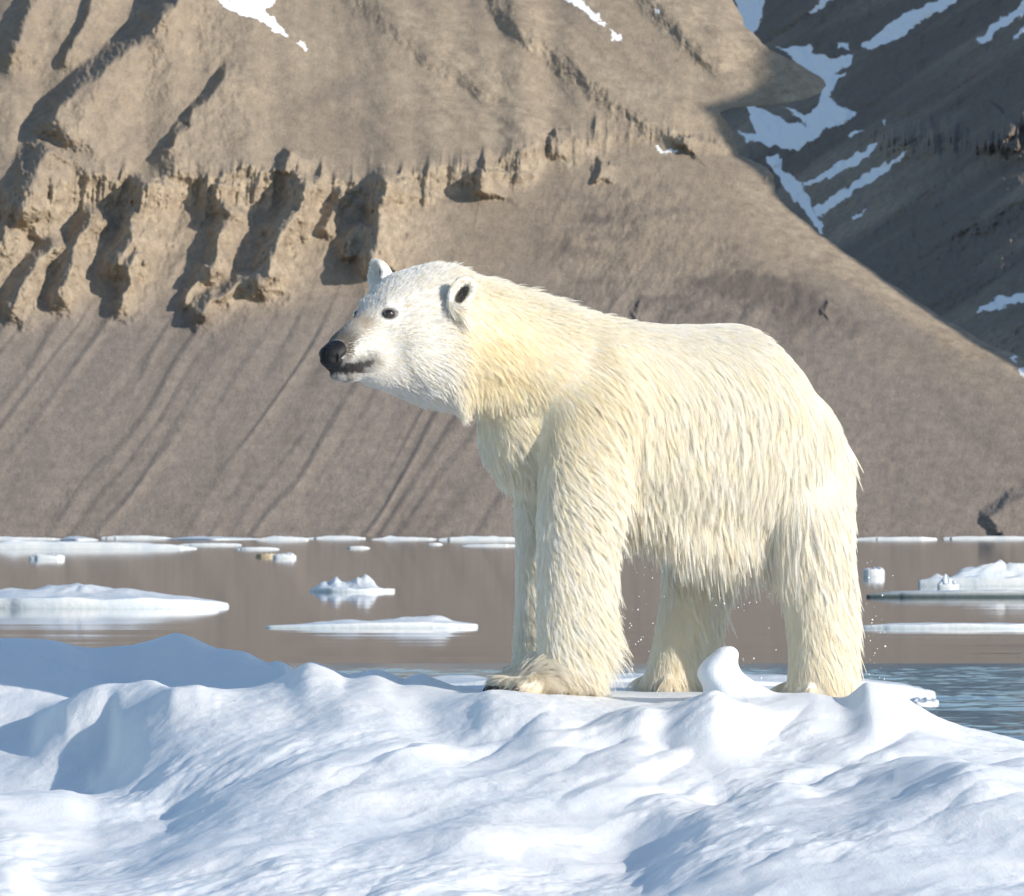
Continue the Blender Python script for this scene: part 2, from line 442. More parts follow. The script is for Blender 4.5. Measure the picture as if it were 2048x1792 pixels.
    stk += 0.75 * np.clip(fbm(x / 50, y / 36, 6, 53, 0.62) + 0.15, 0, 1) * sstep(500, 600, x) * sstep(160, 220, y) * sstep(370, 290, y) * sstep(55, 110, de)
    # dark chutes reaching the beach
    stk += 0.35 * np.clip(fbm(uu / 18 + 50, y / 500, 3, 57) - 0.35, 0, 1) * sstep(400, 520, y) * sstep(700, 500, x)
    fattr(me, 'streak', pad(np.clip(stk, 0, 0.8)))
    sn = np.full(x.shape, -99.0)
    nx = x + 2.2 * fbm(x / 7, y / 7, 3, 61); ny = y + 2.2 * fbm(x / 7 + 9, y / 7, 3, 63)
    for pg in ([(206, -12), (280, -12), (274, 3), (266, 9), (270, 16), (283, 27), (288, 36), (276, 32), (258, 20), (240, 14), (222, 6)],
               [(298, 40), (306, 47), (304, 50), (297, 45)], [(556, -10), (578, -8), (586, 8), (598, 14), (604, 20), (590, 17), (575, 6)],
               [(610, 30), (620, 35), (622, 42), (613, 38)], [(598, 20), (606, 22), (606, 26), (600, 24)], [(655, 148), (678, 151), (676, 153), (657, 151)],
               [(655, 8), (661, 9), (661, 14), (656, 13)], [(1010, 356), (1018, 358), (1014, 362)], [(1020, 366), (1030, 368), (1028, 376), (1021, 374)]):
        sn = np.maximum(sn, poly_mask(nx, ny, pg))
    fattr(me, 'snow', pad(np.clip(0.5 + sn * 0.22, 0, 1)))
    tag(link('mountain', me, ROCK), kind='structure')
near_mountain()

# ------------------------------------------------------------------ shaded valley side behind it
def far_mountain():
    ys = np.linspace(-260, 470, 560); xs = np.r_[np.linspace(560, 690, 40), np.linspace(691, 1040, 420), np.linspace(1044, 1900, 90)]
    x, y = np.meshgrid(xs, ys)
    Z = HZ - y
    # left-facing valley side: comes nearer to the right, recedes with height
    Dp = -3.6 * (x - 800) + 4.6 * Z
    # fall-line gullies: run down to the left
    q = x * 0.55 + y * 0.84
    al = x * 0.84 - y * 0.55
    Dp += 26 * fbm(q / 60, al / 260, 4, 71) + 9 * ridged(q / 18, al / 130, 3, 73) + 7 * fbm(x / 9, y / 9, 4, 75)
    # rock band on the right, catching the light
    s, t = pline_sd(x, y, [(1100, 88), (1020, 124), (985, 134), (930, 128), (890, 132)])
    band = gauss(s - 8, 14)
    Dp -= 24 * band * (1 + 0.8 * ridged(x / 7, y / 50, 3, 77))
    s2, t2 = pline_sd(x, y, [(1060, 196), (1005, 204), (960, 232), (905, 276)])
    Dp -= 0
    Dp += 9.0 * np.maximum(x - 1030, 0)
    Dp -= spur(x, y, [(1050, 92), (1026, 112), (1008, 136), (998, 160)], 110, 26, 18, 0.05, 0.2) + spur(x, y, [(1000, 108), (990, 124), (982, 146), (979, 156)], 60, 16, 10, 0.05, 0.2)
    Dp -= spur(x, y, [(1070, 186), (1010, 202), (960, 233), (905, 276)], 80, 40, 15, 0.05, 0.5)
    Yw = 3000 + Dp * 0.36
    V = np.stack([(x - CX) / F * Yw, Yw, CH + Z / F * Yw], -1)
    me = grid_mesh('valley_side', V)
    sn = np.full(x.shape, -99.0)
    nx = x + 2.5 * fbm(x / 8, y / 8, 4, 81); ny = y + 2.5 * fbm(x / 8 + 5, y / 8, 4, 83)
    for pg in ([(735, -10), (766, -10), (764, 10), (760, 28), (752, 36), (742, 30), (738, 12)],
               [(778, 46), (812, 45), (812, 54), (836, 58), (856, 55), (850, 64), (832, 72), (846, 72), (836, 82), (828, 96), (844, 108), (858, 112), (845, 122),
                (824, 128), (812, 142), (796, 150), (770, 146), (748, 140), (738, 132), (755, 134), (752, 120), (748, 104), (762, 108), (790, 122), (808, 124), (790, 114), (780, 106), (806, 116), (820, 100), (822, 88), (814, 76), (800, 66)],
               [(862, 48), (872, 38), (885, 28), (905, 14), (925, 4), (960, -12), (976, -12), (950, 6), (920, 22), (900, 36), (885, 46), (870, 51)],
               [(836, 44), (848, 46), (850, 50), (838, 50)], [(808, 10), (822, 0), (834, -10), (842, -10), (826, 2), (812, 12)],
               [(976, 42), (990, 28), (1008, 14), (1030, -4), (1030, 6), (1010, 22), (990, 40), (978, 44)], [(1012, 38), (1030, 22), (1030, 32), (1014, 40)],
               [(766, 155), (778, 156), (784, 170), (800, 184), (806, 196), (814, 210), (824, 232), (818, 232), (808, 214), (798, 205), (786, 190), (780, 178), (770, 164)],
               [(800, 184), (830, 168), (862, 150), (880, 142), (874, 154), (850, 168), (824, 180), (806, 186)],
               [(814, 210), (834, 194), (868, 172), (908, 152), (904, 158), (880, 174), (850, 196), (824, 214), (818, 218)],
               [(848, 134), (858, 128), (862, 130), (852, 138)], [(880, 122), (886, 120), (884, 126)], [(852, 216), (864, 210), (862, 214), (854, 220)],
               [(974, 315), (984, 302), (992, 300), (1030, 292), (1030, 300), (1000, 308)]):
        sn = np.maximum(sn, poly_mask(nx, ny, pg))
    fattr(me, 'snow', np.clip(0.5 + sn * 0.2, 0, 1))
    fattr(me, 'cliff_lit_tan', np.clip(0.6 + np.clip(band, 0, 1) * 0.4 + 0.5 * gauss(s2, 9) * sstep(0, .1, t2), 0, 1))  # tan rock band; sunlight on the diagonal crest is painted in as tan
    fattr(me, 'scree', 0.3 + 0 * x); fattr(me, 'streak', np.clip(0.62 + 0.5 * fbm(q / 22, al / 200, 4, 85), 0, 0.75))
    tag(link('valley_side', me, ROCK), kind='structure')
far_mountain()

# ------------------------------------------------------------------ thin arctic air
def haze():
    x0, x1, y0, y1, z0, z1 = -3000, 3000, -60, 9000, -9, 1400
    v = [(x, y, z) for z in (z0, z1) for y in (y0, y1) for x in (x0, x1)]
    f = [(0, 2, 3, 1), (4, 5, 7, 6), (0, 1, 5, 4), (2, 6, 7, 3), (0, 4, 6, 2), (1, 3, 7, 5)]
    m = bpy.data.materials.new('haze'); m.use_nodes = True; t = m.node_tree
    t.nodes.remove(t.nodes['Principled BSDF'])
    pv = t.nodes.new('ShaderNodeVolumePrincipled'); pv.inputs['Color'].default_value = (0.62, 0.76, 1.0, 1); pv.inputs['Density'].default_value = 0.5e-5
    t.links.new(pv.outputs[0], t.nodes['Material Output'].inputs['Volume'])
    tag(link('haze', mesh_from('haze', v, f, False), m), kind='stuff')
haze()

# ------------------------------------------------------------------ snow-covered floe the bear stands on
ROWS = [
    (24.25, [(-400, 840), (-100, 805), (0, 800), (80, 796), (110, 778), (150, 740), (200, 722), (240, 718), (285, 716), (320, 706), (350, 700), (385, 704), (425, 712), (455, 704), (478, 696), (492, 692), (520, 694), (560, 699), (600, 704), (650, 706),
             (690, 703), (760, 698), (812, 694), (830, 698), (850, 704), (876, 706), (900, 709), (917, 714), (942, 722), (962, 727), (987, 732), (1024, 742), (1150, 790), (1500, 900)]),
    (24.75, [(-400, 820), (-100, 785), (0, 772), (60, 758), (100, 752), (110, 746), (117, 726), (130, 714), (150, 702), (177, 687), (197, 687), (207, 690), (240, 697), (285, 691), (312, 679), (335, 682),
             (345, 686), (375, 682), (400, 688), (420, 688), (480, 693), (520, 694), (600, 695), (700, 695), (800, 698), (860, 702), (900, 714), (960, 735), (1024, 752), (1150, 800), (1500, 920)]),
    (25.2, [(-400, 790), (-100, 755), (0, 748), (30, 742), (45, 722), (65, 702), (100, 686), (125, 683), (150, 678), (165, 684), (175, 690), (240, 690), (272, 682), (292, 672), (312, 661), (332, 667), (349, 674),
            (375, 669), (390, 671), (405, 678), (420, 672), (435, 679), (457, 687), (480, 690), (540, 692), (600, 692), (720, 692), (830, 698), (900, 708), (1024, 756), (1500, 930)]),
    (25.7, [(-400, 760), (-100, 720), (0, 706), (60, 700), (120, 700), (180, 698), (240, 690), (290, 684), (340, 684), (480, 689), (600, 688), (704, 687), (830, 693), (900, 710), (1024, 770), (1500, 950)]),
    (26.15, [(-400, 740), (-100, 690), (0, 672), (60, 674), (120, 688), (160, 683), (176, 680), (200, 675), (225, 673), (260, 671), (284, 670), (292, 675), (310, 686), (400, 690), (500, 688), (600, 686), (652, 685),
            (704, 682), (780, 686), (830, 692), (870, 706), (950, 760), (1024, 800), (1500, 960)]),
    (26.8, [(-400, 700), (-100, 650), (-30, 638), (0, 636), (25, 637), (50, 640), (75, 646), (100, 649), (130, 647), (150, 642), (165, 638), (177, 635), (190, 638), (215, 648), (235, 650), (245, 652), (258, 660),
            (275, 668), (290, 677), (310, 720), (350, 770), (500, 790), (1500, 990)]),
    (27.6, [(-400, 760), (-100, 700), (0, 690), (100, 700), (177, 700), (250, 730), (310, 860), (500, 960), (1500, 1000)]),
    (29.0, [(-400, 1060), (1500, 1010)]),
]
ROWS2 = [
    (23.5, [(-400, 850), (-100, 810), (0, 796), (60, 796), (100, 802), (140, 794), (200, 768), (300, 748), (400, 742), (470, 748), (512, 744), (545, 734), (587, 738), (620, 732), (642, 726), (662, 730), (690, 720), (712, 714),
            (737, 727), (762, 737), (820, 740), (880, 742), (950, 748), (1024, 757), (1150, 800), (1500, 900)]),
    (23.0, [(-400, 850), (-100, 826), (0, 806), (60, 812), (100, 824), (160, 820), (220, 790), (300, 766), (400, 760), (512, 766), (600, 758), (660, 752), (720, 768), (760, 772), (830, 764), (880, 764), (950, 764), (1024, 766), (1500, 900)]),
    (22.5, [(-400, 860), (-100, 846), (0, 828), (100, 846), (160, 838), (240, 808), (330, 790), (420, 796), (512, 792), (600, 786), (660, 786), (717, 798), (750, 787), (782, 778), (812, 782), (837, 778), (887, 770), (950, 756), (987, 762), (1024, 757),
            (1150, 790), (1500, 900)]),
    (21.7, [(-400, 890), (-100, 860), (0, 856), (60, 872), (120, 868), (200, 844), (300, 838), (400, 842), (480, 832), (560, 850), (600, 860), (622, 862), (650, 854), (685, 836), (712, 822), (760, 817), (850, 812), (887, 802), (930, 785), (970, 772), (1024, 785), (1500, 900)]),
    (20.8, [(-400, 900), (0, 868), (50, 892), (150, 896), (300, 880), (420, 872), (512, 884), (600, 892), (640, 886), (690, 866), (730, 856), (820, 846), (900, 838), (1024, 836), (1500, 900)]),
    (19.8, [(-400, 930), (0, 915), (200, 930), (400, 905), (600, 925), (800, 900), (1024, 890), (1500, 930)]),
    (18.0, [(-400, 1010), (1500, 1010)]),
    (15.5, [(-400, 1300), (1500, 1300)]),
]
def snow_ground():
    rows = sorted(ROWS2 + ROWS, key=lambda r: r[0])
    yk = np.array([r[0] for r in rows])
    pxs = np.r_[np.linspace(-400, -42, 60), np.linspace(-40, 1064, 820), np.linspace(1068, 1500, 70)]
    prof = []
    for Y, pts in rows:
        py = poly_interp(pts, pxs)
        k = np.exp(-np.linspace(-2, 2, 9) ** 2); k /= k.sum()
        py = np.convolve(np.pad(py, 4, mode='edge'), k, 'valid') * 0.6 + py * 0.4
        prof.append(CH + (HZ - py) / F * Y)
    prof = np.array(prof)
    Ys = np.r_[np.linspace(15.5, 19.6, 60), np.linspace(19.62, 26.9, 760), np.linspace(26.92, 29.0, 130)]
    # catmull-rom in depth with finite-difference tangents, limited
    m = np.zeros_like(prof)
    d = np.diff(prof, axis=0) / np.diff(yk)[:, None]
    m[0], m[-1] = d[0], d[-1]
    for i in range(1, len(yk) - 1):
        h0, h1 = yk[i] - yk[i - 1], yk[i + 1] - yk[i]
        m[i] = (d[i - 1] * h1 + d[i] * h0) / (h0 + h1)
        m[i] = np.where(d[i - 1] * d[i] < 0, m[i] * 0.3, m[i])
    i = np.clip(np.searchsorted(yk, Ys) - 1, 0, len(yk) - 2)
    h = (yk[i + 1] - yk[i])[:, None]; t = ((Ys - yk[i])[:, None]) / h
    Z = ((1 + 2 * t) * (1 - t) ** 2 * prof[i] + t * (1 - t) ** 2 * h * m[i]
         + t * t * (3 - 2 * t) * prof[i + 1] + t * t * (t - 1) * h * m[i + 1])
    g = np.exp(-np.linspace(-2, 2, 15) ** 2); g /= g.sum()
    Z = np.array([np.convolve(np.pad(c, 7, mode='edge'), g, 'valid') for c in Z.T]).T
    g = np.exp(-np.linspace(-2, 2, 11) ** 2); g /= g.sum()
    Z = np.array([np.convolve(np.pad(c, 5, mode='edge'), g, 'valid') for c in Z])
    px = np.repeat(pxs[None], len(Ys), 0); Y = np.repeat(Ys[:, None], len(pxs), 1)
    X = (px - CX) / F * Y
    # wind-carved drifts and lumps, quiet where the bear stands
    rot = math.radians(20)
    a = X * math.cos(rot) - Y * math.sin(rot); b = X * math.sin(rot) + Y * math.cos(rot)
    quiet = 1 - 0.85 * gauss((X - 0.45) / 0.75, 1) * gauss((Y - 25.0) / 0.75, 1)
    fore = sstep(24.6, 23.6, Y)
    lm = np.clip(0.75 + 0.8 * fbm(X / 0.9 + 4, Y / 1.3, 2, 115), 0.1, 1.5) * (0.35 + 0.65 * sstep(130, 330, px))
    dn = 0.006 * ridged(a / 0.40, b / 0.9, 2, 101) + lm * (0.019 * (np.abs(vnoise(a / 0.42, b / 0.75, 102)) * 2 - 0.6) + 0.009 * (np.abs(vnoise(a / 0.19 + 5, b / 0.36, 103)) * 2 - 0.6)) + 0.024 * fbm(a / 0.8, b / 1.2, 3, 105)
    dn2 = 0.006 * fbm(a / 0.08, b / 0.2, 3, 107) * sstep(-0.3, 0.5, fbm(X / 0.7, Y / 0.9, 2, 111))
    Z = Z + quiet * ((0.15 + 0.85 * fore) * dn + (0.25 + 0.75 * fore) * dn2 + 0.006 * fbm(X / 0.2, Y / 0.3, 3, 109) + 0.0013 * fbm(X / 0.035, Y / 0.05, 3, 119) * sstep(-0.5, 0.4, fbm(X / 0.5 + 9, Y / 0.8, 2, 121)))
    # little leaning ice knob in front of the hind legs
    cx, cy = (733 - CX) / F * 24.3, 24.3
    r2 = ((X - cx) / np.where(X < cx, 0.074, 0.085)) ** 2 + ((Y - cy) / 0.10) ** 2
    kb = 0.150 * np.exp(-r2 ** 1.5) + 0.03 * np.exp(-(((X - cx - 0.04) / 0.15) ** 2 + ((Y - cy) / 0.2) ** 2))
    Z = Z + kb
    dx_, dy_ = X - (868 - CX) / F * 24.1, Y - 24.1
    Z = Z + 0.085 * np.exp(-np.abs(dx_ / np.where(dx_ < 0, 0.062, 0.17)) ** 1.7 - (dy_ / np.where(dy_ < 0, 0.45, 0.2)) ** 2)
    dx_, dy_ = X - (714 - CX) / F * 23.75, Y - 23.75
    Z = Z + 0.030 * np.exp(-(dx_ / np.where(dx_ < 0, 0.13, 0.09)) ** 2 - (dy_ / 0.22) ** 2)
    hb = np.clip(kb / 0.17, 0, 1)
    X = X - 0.052 * sstep(0.12, 0.6, hb) + 0.026 * sstep(0.66, 1.0, hb)
    V = np.stack([X, Y, Z], -1)
    me = grid_mesh('snow_ground', V)
    o = tag(link('snow_ground', me, SNOW), kind='structure')
    return me
snow_me = snow_ground()
SNOW_BVH = BVHTree.FromPolygons([v.co[:] for v in snow_me.vertices], [p.vertices[:] for p in snow_me.polygons])
def ground_z(x, y):
    h = SNOW_BVH.ray_cast(Vector((x, y, 5)), Vector((0, 0, -1)))
    return h[0].z if h[0] else 0.9

# ------------------------------------------------------------------ drifting ice
def floe(px0, px1, yf, yb, h, label, group=None, cat='ice floe', crest=None, seed=0, rough=0.34, name='ice_floe', mat=None, nseg=96, nr=22, tilt=0.0):
    """flat or humped piece of ice: footprint px0..px1 wide, waterline row yf, far edge row yb, freeboard h (m)"""
    Yf = CH * F / (yf - HZ); Yb = max((CH - h) * F / max(yb - HZ, 0.6), Yf + 1.0)
    Yc = (Yf + Yb) / 2; ry = (Yb - Yf) / 2
    th = np.linspace(0, 2 * np.pi, nseg, endpoint=False)
    rn = 1 + rough * fbm(np.cos(th) * 1.6 + seed * 3.1, np.sin(th) * 1.6 + seed, 4, seed)
    ex = 0.6 if cat == 'ice block' else 0.9
    ux = np.sign(np.cos(th)) * np.abs(np.cos(th)) ** ex * np.clip(rn, 0.78, 1.12); uy = np.sign(np.sin(th)) * np.abs(np.sin(th)) ** 0.75 * np.where(np.sin(th) < 0, 1.0, np.clip(rn, 0.85, 1.0))
    uy = np.where(uy < 0, np.maximum(uy, -1), uy)
    rs = np.r_[np.linspace(0.02, 0.9, nr - 6), 0.94, 0.97, 0.99, 1.0, 1.004, 1.0]
    V = []
    for k, r in enumerate(rs):
        X0 = (px0 + px1) / 2 + (px1 - px0) / 2 * ux * r
        Yr = Yc + ry * uy * r
        Xw = (X0 - CX) / F * Yr
        s = (px1 - px0) / F * Yc
        n = fbm(Xw / s * 9 + seed, Yr / (2 * ry) * 4, 4, seed + 3)
        z = h * (0.84 + (0.13 if cat == 'ice floe' else 0.2) * n + tilt * ux * r) * (1 - (0.55 if cat == 'ice floe' else 0.2) * np.abs(ux * r) ** 4)
        if crest:
            c = CH + (HZ - np.interp(X0, [p[0] for p in crest], [p[1] for p in crest])) / F * Yc
            w = gauss(uy * r - 0.1, 0.45) * (1 - r ** 6)
            z = z + np.maximum(c - h, 0) * w * (0.85 + 0.25 * fbm(Xw / s * 14, Yr / ry * 3, 4, seed + 9))
        if k >= nr - 3: z = np.minimum(z, h) * (0.9, 0.35, -0.0)[k - nr + 3] + (0, 0, -0.12)[k - nr + 3]
        V.append(np.stack([Xw, Yr, z], -1))
    V = np.array(V)                                      # nr, nseg, 3
    idx = np.arange(nr * nseg).reshape(nr, nseg); nxt = np.roll(idx, -1, 1)
    f = np.stack([idx[:-1], idx[1:], nxt[1:], nxt[:-1]], -1).reshape(-1, 4)
    vv = V.reshape(-1, 3); c = vv[:nseg].mean(0)
    base = np.array([vv[:, 0].mean(), Yc, 0]); vv = np.vstack([vv, [c]]) - base
    faces = [tuple(q) for q in f] + [(len(vv) - 1, int(idx[0, j]), int(nxt[0, j])) for j in range(nseg)]
    me = mesh_from(name, vv, faces)
    o = link(name, me, mat or ICE); o.location = base
    return tag(o, label, cat, group)

G = 'ice floes drifting on the dark water'
GS = 'ice floes along the far shore'
floe(-60, 220, 608.5, 594, 0.24, 'broad flat white ice floe at the left edge, just above the shaded snow mounds', G, seed=1, crest=[(-60, 585), (60, 583), (130, 583), (140, 589), (220, 592)])
floe(262, 476, 628, 622, 0.09, 'thin low white ice floe between the snow crest and the small blue iceberg', G, seed=2, tilt=0.35, crest=[(262, 627), (320, 619), (400, 617), (446, 614.5), (451, 619), (476, 623)], rough=0.2)
floe(314, 392, 592, 587, 0.10, 'small jagged pale blue iceberg alone on the brown water left of the bear', G, cat='iceberg', name='iceberg', seed=3,
     crest=[(314, 588), (320, 580), (330, 581), (337, 575), (341, 581), (352, 580), (358, 574), (366, 572), (372, 577), (380, 586), (392, 590)])
floe(866, 1100, 597.5, 591, 0.17, 'wide ice floe with dark wet front edge under the white hummock at right', G, seed=4, rough=0.15, mat=DARKICE)
floe(922, 1090, 586, 580, 0.25, 'rugged white ice hummock on the wide floe at the right edge', G, cat='iceberg', name='iceberg', seed=5,
     crest=[(922, 583), (930, 570), (938, 566), (946, 578), (955, 574), (965, 566), (978, 562), (990, 558), (998, 558), (1006, 564), (1016, 560), (1040, 556), (1090, 570)])
floe(936, 958, 588, 585, 0.12, 'small pointed ice block in front of the rugged hummock at right', G, cat='ice block', name='ice_block', seed=6, crest=[(936, 584), (944, 573), (950, 574), (958, 583)])
floe(858, 1060, 628.5, 623, 0.08, 'long thin ice floe right of the hind leg, nearer than the hummock floe', G, seed=7, rough=0.15)
floe(864, 884, 576.5, 573, 0.28, 'small square ice block in the water just right of the bear\'s rump fur', G, cat='ice block', name='ice_block', seed=8, crest=[(864, 567), (884, 566)])
floe(31, 64, 559.5, 557, 0.25, 'small white ice block with twin humps below the shore ice at far left', G, cat='ice block', name='ice_block', seed=9, crest=[(31, 555), (38, 552), (46, 556), (54, 554), (64, 555)])
floe(274, 295, 558.5, 556, 0.25, 'small bright ice block beside a yellowish lump in the far water', G, cat='ice block', name='ice_block', seed=10, crest=[(274, 554), (284, 553), (291, 550.5), (295, 554)])
STAIN = Mat('stained_ice'); STAIN.lk(STAIN.ramp(STAIN.noise(3, 4), [(0.4, (0.34, 0.27, 0.17)), (0.6, (0.46, 0.39, 0.27))]), STAIN.b.inputs['Base Color'])
floe(257, 275, 557, 555, 0.2, 'yellowish stained ice lump beside the small bright ice block', G, cat='ice block', name='ice_block', seed=11, crest=[(257, 554), (266, 552.5), (275, 554)], mat=STAIN.m)
floe(236, 278, 549.5, 547.5, 0.2, 'narrow flat ice floe left of the small bright ice block and further out', GS, seed=12)
floe(-50, 186, 549, 544, 0.55, 'long bright ice floe at the left end of the far shore ice', GS, seed=13, crest=[(-50, 541), (0, 541), (16, 537), (26, 540), (90, 541), (120, 542), (186, 545)])
floe(180, 243, 545.5, 543.5, 0.25, 'low ice floe continuing right of the long bright shore floe', GS, seed=14)
floe(347, 369, 548.5, 547, 0.2, 'tiny bluish ice floe below the middle of the far shore ice', GS, seed=15)
floe(428, 442, 544.8, 543.2, 0.2, 'tiny white ice floe above and left of the bear\'s chest fur', GS, seed=16)
floe(464, 520, 546.2, 544.5, 0.2, 'thin ice floe touching the outline of the bear\'s chest at the water', GS, seed=17)
floe(183, 189, 548, 547, 0.15, 'tiny ice crumb near the end of the long bright shore floe', GS, cat='ice block', name='ice_block', seed=18, nseg=24, nr=10)
labs = [(-30, 62, 'far ice floe at the foot of the mountain, first from the left edge'), (58, 100, 'far ice floe at the foot of the mountain, second from the left edge'),
        (96, 172, 'far ice floe with two low humps, third along the shore from the left'), (168, 262, 'far pale ice floe at the foot of the mountain, fourth from the left'),
        (256, 312, 'far thin ice floe at the foot of the mountain, fifth from the left'), (304, 376, 'far bluish ice floe in front of the scree, below the bear\'s chin and left'),
        (370, 440, 'far ice floe in front of the scree, second left from the bear\'s chest'), (436, 530, 'far ice floe at the foot of the mountain reaching behind the bear\'s chest')]
for k, (a, b, l) in enumerate(labs):
    floe(a + 2, b - 3, 539.8 + 0.8 * math.sin(k * 2.1), 537.5 + 0.5 * math.sin(k * 1.3), 0.42 + 0.18 * math.sin(k * 3.7), l, GS, seed=20 + k,
         crest=[(a, 538), (a + (b - a) * .3, 535.5), (a + (b - a) * .6, 536.5 - (k % 3) * 0.7), (b, 538)])
floe(640, 700, 541, 537.5, 0.5, 'far ice floe seen through the gap under the bear\'s belly', GS, seed=30)
floe(856, 940, 540, 537, 0.5, 'far ice floe at the foot of the mountain, just right of the bear\'s rump', GS, seed=31)
floe(934, 1080, 539.5, 536.8, 0.55, 'far ice floe at the foot of the mountain at the right edge', GS, seed=32)
# flat floe right behind the bear's mound, with its undercut lip
floe(330, 940, 703, 671.5, 0.235, 'large flat ice floe lying close behind the bear, its undercut lip showing at right', G, seed=33, rough=0.06, nseg=160)
floe(905, 937, 708, 702, 0.07, 'small low ice block under the lip of the flat floe behind the bear', G, cat='ice block', name='ice_block', seed=34)


# ------------------------------------------------------------------ polar bear
def sm(name): return None
YAW = math.radians(30)
FB = np.array([-math.cos(YAW), -math.sin(YAW), 0.0]); NB = np.array([math.sin(YAW), -math.cos(YAW), 0.0])     # forward / towards-camera side of the trunk
PSI = math.radians(45)
FH = np.array([-math.cos(PSI), -math.sin(PSI), 0.0]); NH = np.array([math.sin(PSI), -math.cos(PSI), 0.0])     # the same for the turned head
UP = np.array([0, 0, 1.0])
def body_Y(px): return 25.0 + (px - 690) / 300 * math.tan(YAW)
M300 = 1 / 300.0

def catmull(a, n):
    a = np.array(a, float); out = []
    A = np.vstack([2 * a[0] - a[1], a, 2 * a[-1] - a[-2]])
    for i in range(1, len(A) - 2):
        for t in np.linspace(0, 1, n, endpoint=False):
            p0, p1, p2, p3 = A[i - 1:i + 3]
            out.append(0.5 * (2 * p1 + (p2 - p0) * t + (2 * p0 - 5 * p1 + 4 * p2 - p3) * t * t + (3 * p1 - p0 - 3 * p2 + p3) * t ** 3))
    out.append(A[-2]); return np.array(out)

def tube(rings, n=6, seg=28, cap0=0.6, cap1=0.6, sq=1.0):
    """rings: (centre, axisA, axisB); rounded ends; returns verts, faces"""
    R = catmull([np.concatenate(r) for r in rings], n)
    def capring(r, d, L):
        o = []
        for f in (0.55, 0.85, 0.97):
            q = r.copy(); q[:3] = r[:3] + d * L * f; k = math.sqrt(1 - f * f); q[3:] *= k; o.append(q)
        return o
    d0 = R[0, :3] - R[1, :3]; d0 /= np.linalg.norm(d0) + 1e-9
    d1 = R[-1, :3] - R[-2, :3]; d1 /= np.linalg.norm(d1) + 1e-9
    l0 = cap0 * np.linalg.norm(R[0, 3:6]); l1 = cap1 * np.linalg.norm(R[-1, 3:6])
    R = np.array(capring(R[0], d0, l0)[::-1] + list(R) + capring(R[-1], d1, l1))
    th = np.linspace(0, 2 * np.pi, seg, endpoint=False)
    ct = np.sign(np.cos(th)) * np.abs(np.cos(th)) ** sq; st = np.sign(np.sin(th)) * np.abs(np.sin(th)) ** sq
    V = R[:, None, :3] + R[:, None, 3:6] * ct[None, :, None] + R[:, None, 6:9] * st[None, :, None]
    k = len(R); vv = np.vstack([V.reshape(-1, 3), [R[0, :3]], [R[-1, :3]]])
    fs = []
    for i in range(k - 1):
        for j in range(seg):
            j2 = (j + 1) % seg
            fs.append((i * seg + j, i * seg + j2, (i + 1) * seg + j2, (i + 1) * seg + j))
    for j in range(seg):
        fs.append((k * seg, (j + 1) % seg, j)); fs.append((k * seg + 1, (k - 1) * seg + j, (k - 1) * seg + (j + 1) % seg))
    return vv, fs

def ell(c, a, b, d, seg=24, rg=14):
    c = np.array(c); V = []; fs = []
    for i in range(rg + 1):
        ph = math.pi * (0.02 + 0.96 * i / rg)
        for j in range(seg):
            t = 2 * math.pi * j / seg
            V.append(c + np.array(a) * math.sin(ph) * math.cos(t) + np.array(b) * math.sin(ph) * math.sin(t) + np.array(d) * math.cos(ph))
    for i in range(rg):
        for j in range(seg):
            fs.append((i * seg + j, i * seg + (j + 1) % seg, (i + 1) * seg + (j + 1) % seg, (i + 1) * seg + j))
    fs.append(tuple(range(seg))[::-1]); fs.append(tuple(rg * seg + j for j in range(seg)))
    return np.array(V), fs

parts = []
# --- head: stations s metres behind the nose tip, top row, bottom row, half width
NOSE = P(328.5, 355, 24.15)
HEAD = [(0.015, 343, 368, 0.042), (0.045, 337, 372, 0.055), (0.10, 324, 377, 0.066), (0.16, 313, 381, 0.076), (0.205, 299, 386, 0.100), (0.25, 286, 388, 0.126), (0.30, 277, 390, 0.148), (0.37, 271, 394, 0.170), (0.45, 269, 399, 0.180), (0.54, 270, 403, 0.18)]
rg_ = []
for s_, t_, b_, w_ in HEAD:
    c = NOSE - FH * s_
    Y = c[1]; zt = CH + (HZ - t_) / F * Y; zb = CH + (HZ - b_) / F * Y
    rg_.append((np.array([c[0], c[1], (zt + zb) / 2]), NH * w_, UP * (zt - zb) / 2))
parts.append(tube(rg_, 6, 32, 0.5, 0.3, 0.86))
def HP(s, lat, row):                                    # point in head terms
    c = NOSE - FH * s + NH * lat
    return np.array([c[0], c[1], CH + (HZ - row) / F * c[1]])
for sg in (1, -1):
    parts.append(ell(HP(0.245, 0.060 * sg, 302), FH * 0.065, NH * 0.030, UP * 0.018))     # brow
    parts.append(ell(HP(0.37, 0.085 * sg, 346), FH * 0.16, NH * 0.085, UP * 0.125))
    parts.append(ell(HP(0.17, 0.030 * sg, 352), FH * 0.14, NH * 0.062, UP * 0.085))         # cheek
    parts.append(ell(HP(0.07, 0.034 * sg, 361), FH * 0.055, NH * 0.038, UP * 0.034))      # upper lip
parts.append(ell(HP(0.080, 0.0, 374.5), FH * 0.062, NH * 0.046, UP * 0.024))                # chin
# --- trunk and neck
TR = [(428, 338, 52, .15, 24.50), (462, 338, 59, .18, 24.53), (500, 350, 61, .20, None), (545, 375, 73, .235, None), (590, 408, 90, .27, None), (640, 426, 101, .285, None),
      (700, 430, 105, .30, None), (742, 432, 106, .30, None), (776, 446, 90, .275, None), (798, 464, 72, .22, None)]
rg_ = []
for x_, cy_, hh_, hw_, Y_ in TR:
    Y = Y_ if Y_ else body_Y(x_)
    rg_.append((P(x_, cy_, Y), NB * hw_, UP * hh_ * M300))
parts.append(tube(rg_, 6, 32, 0.4, 0.75))
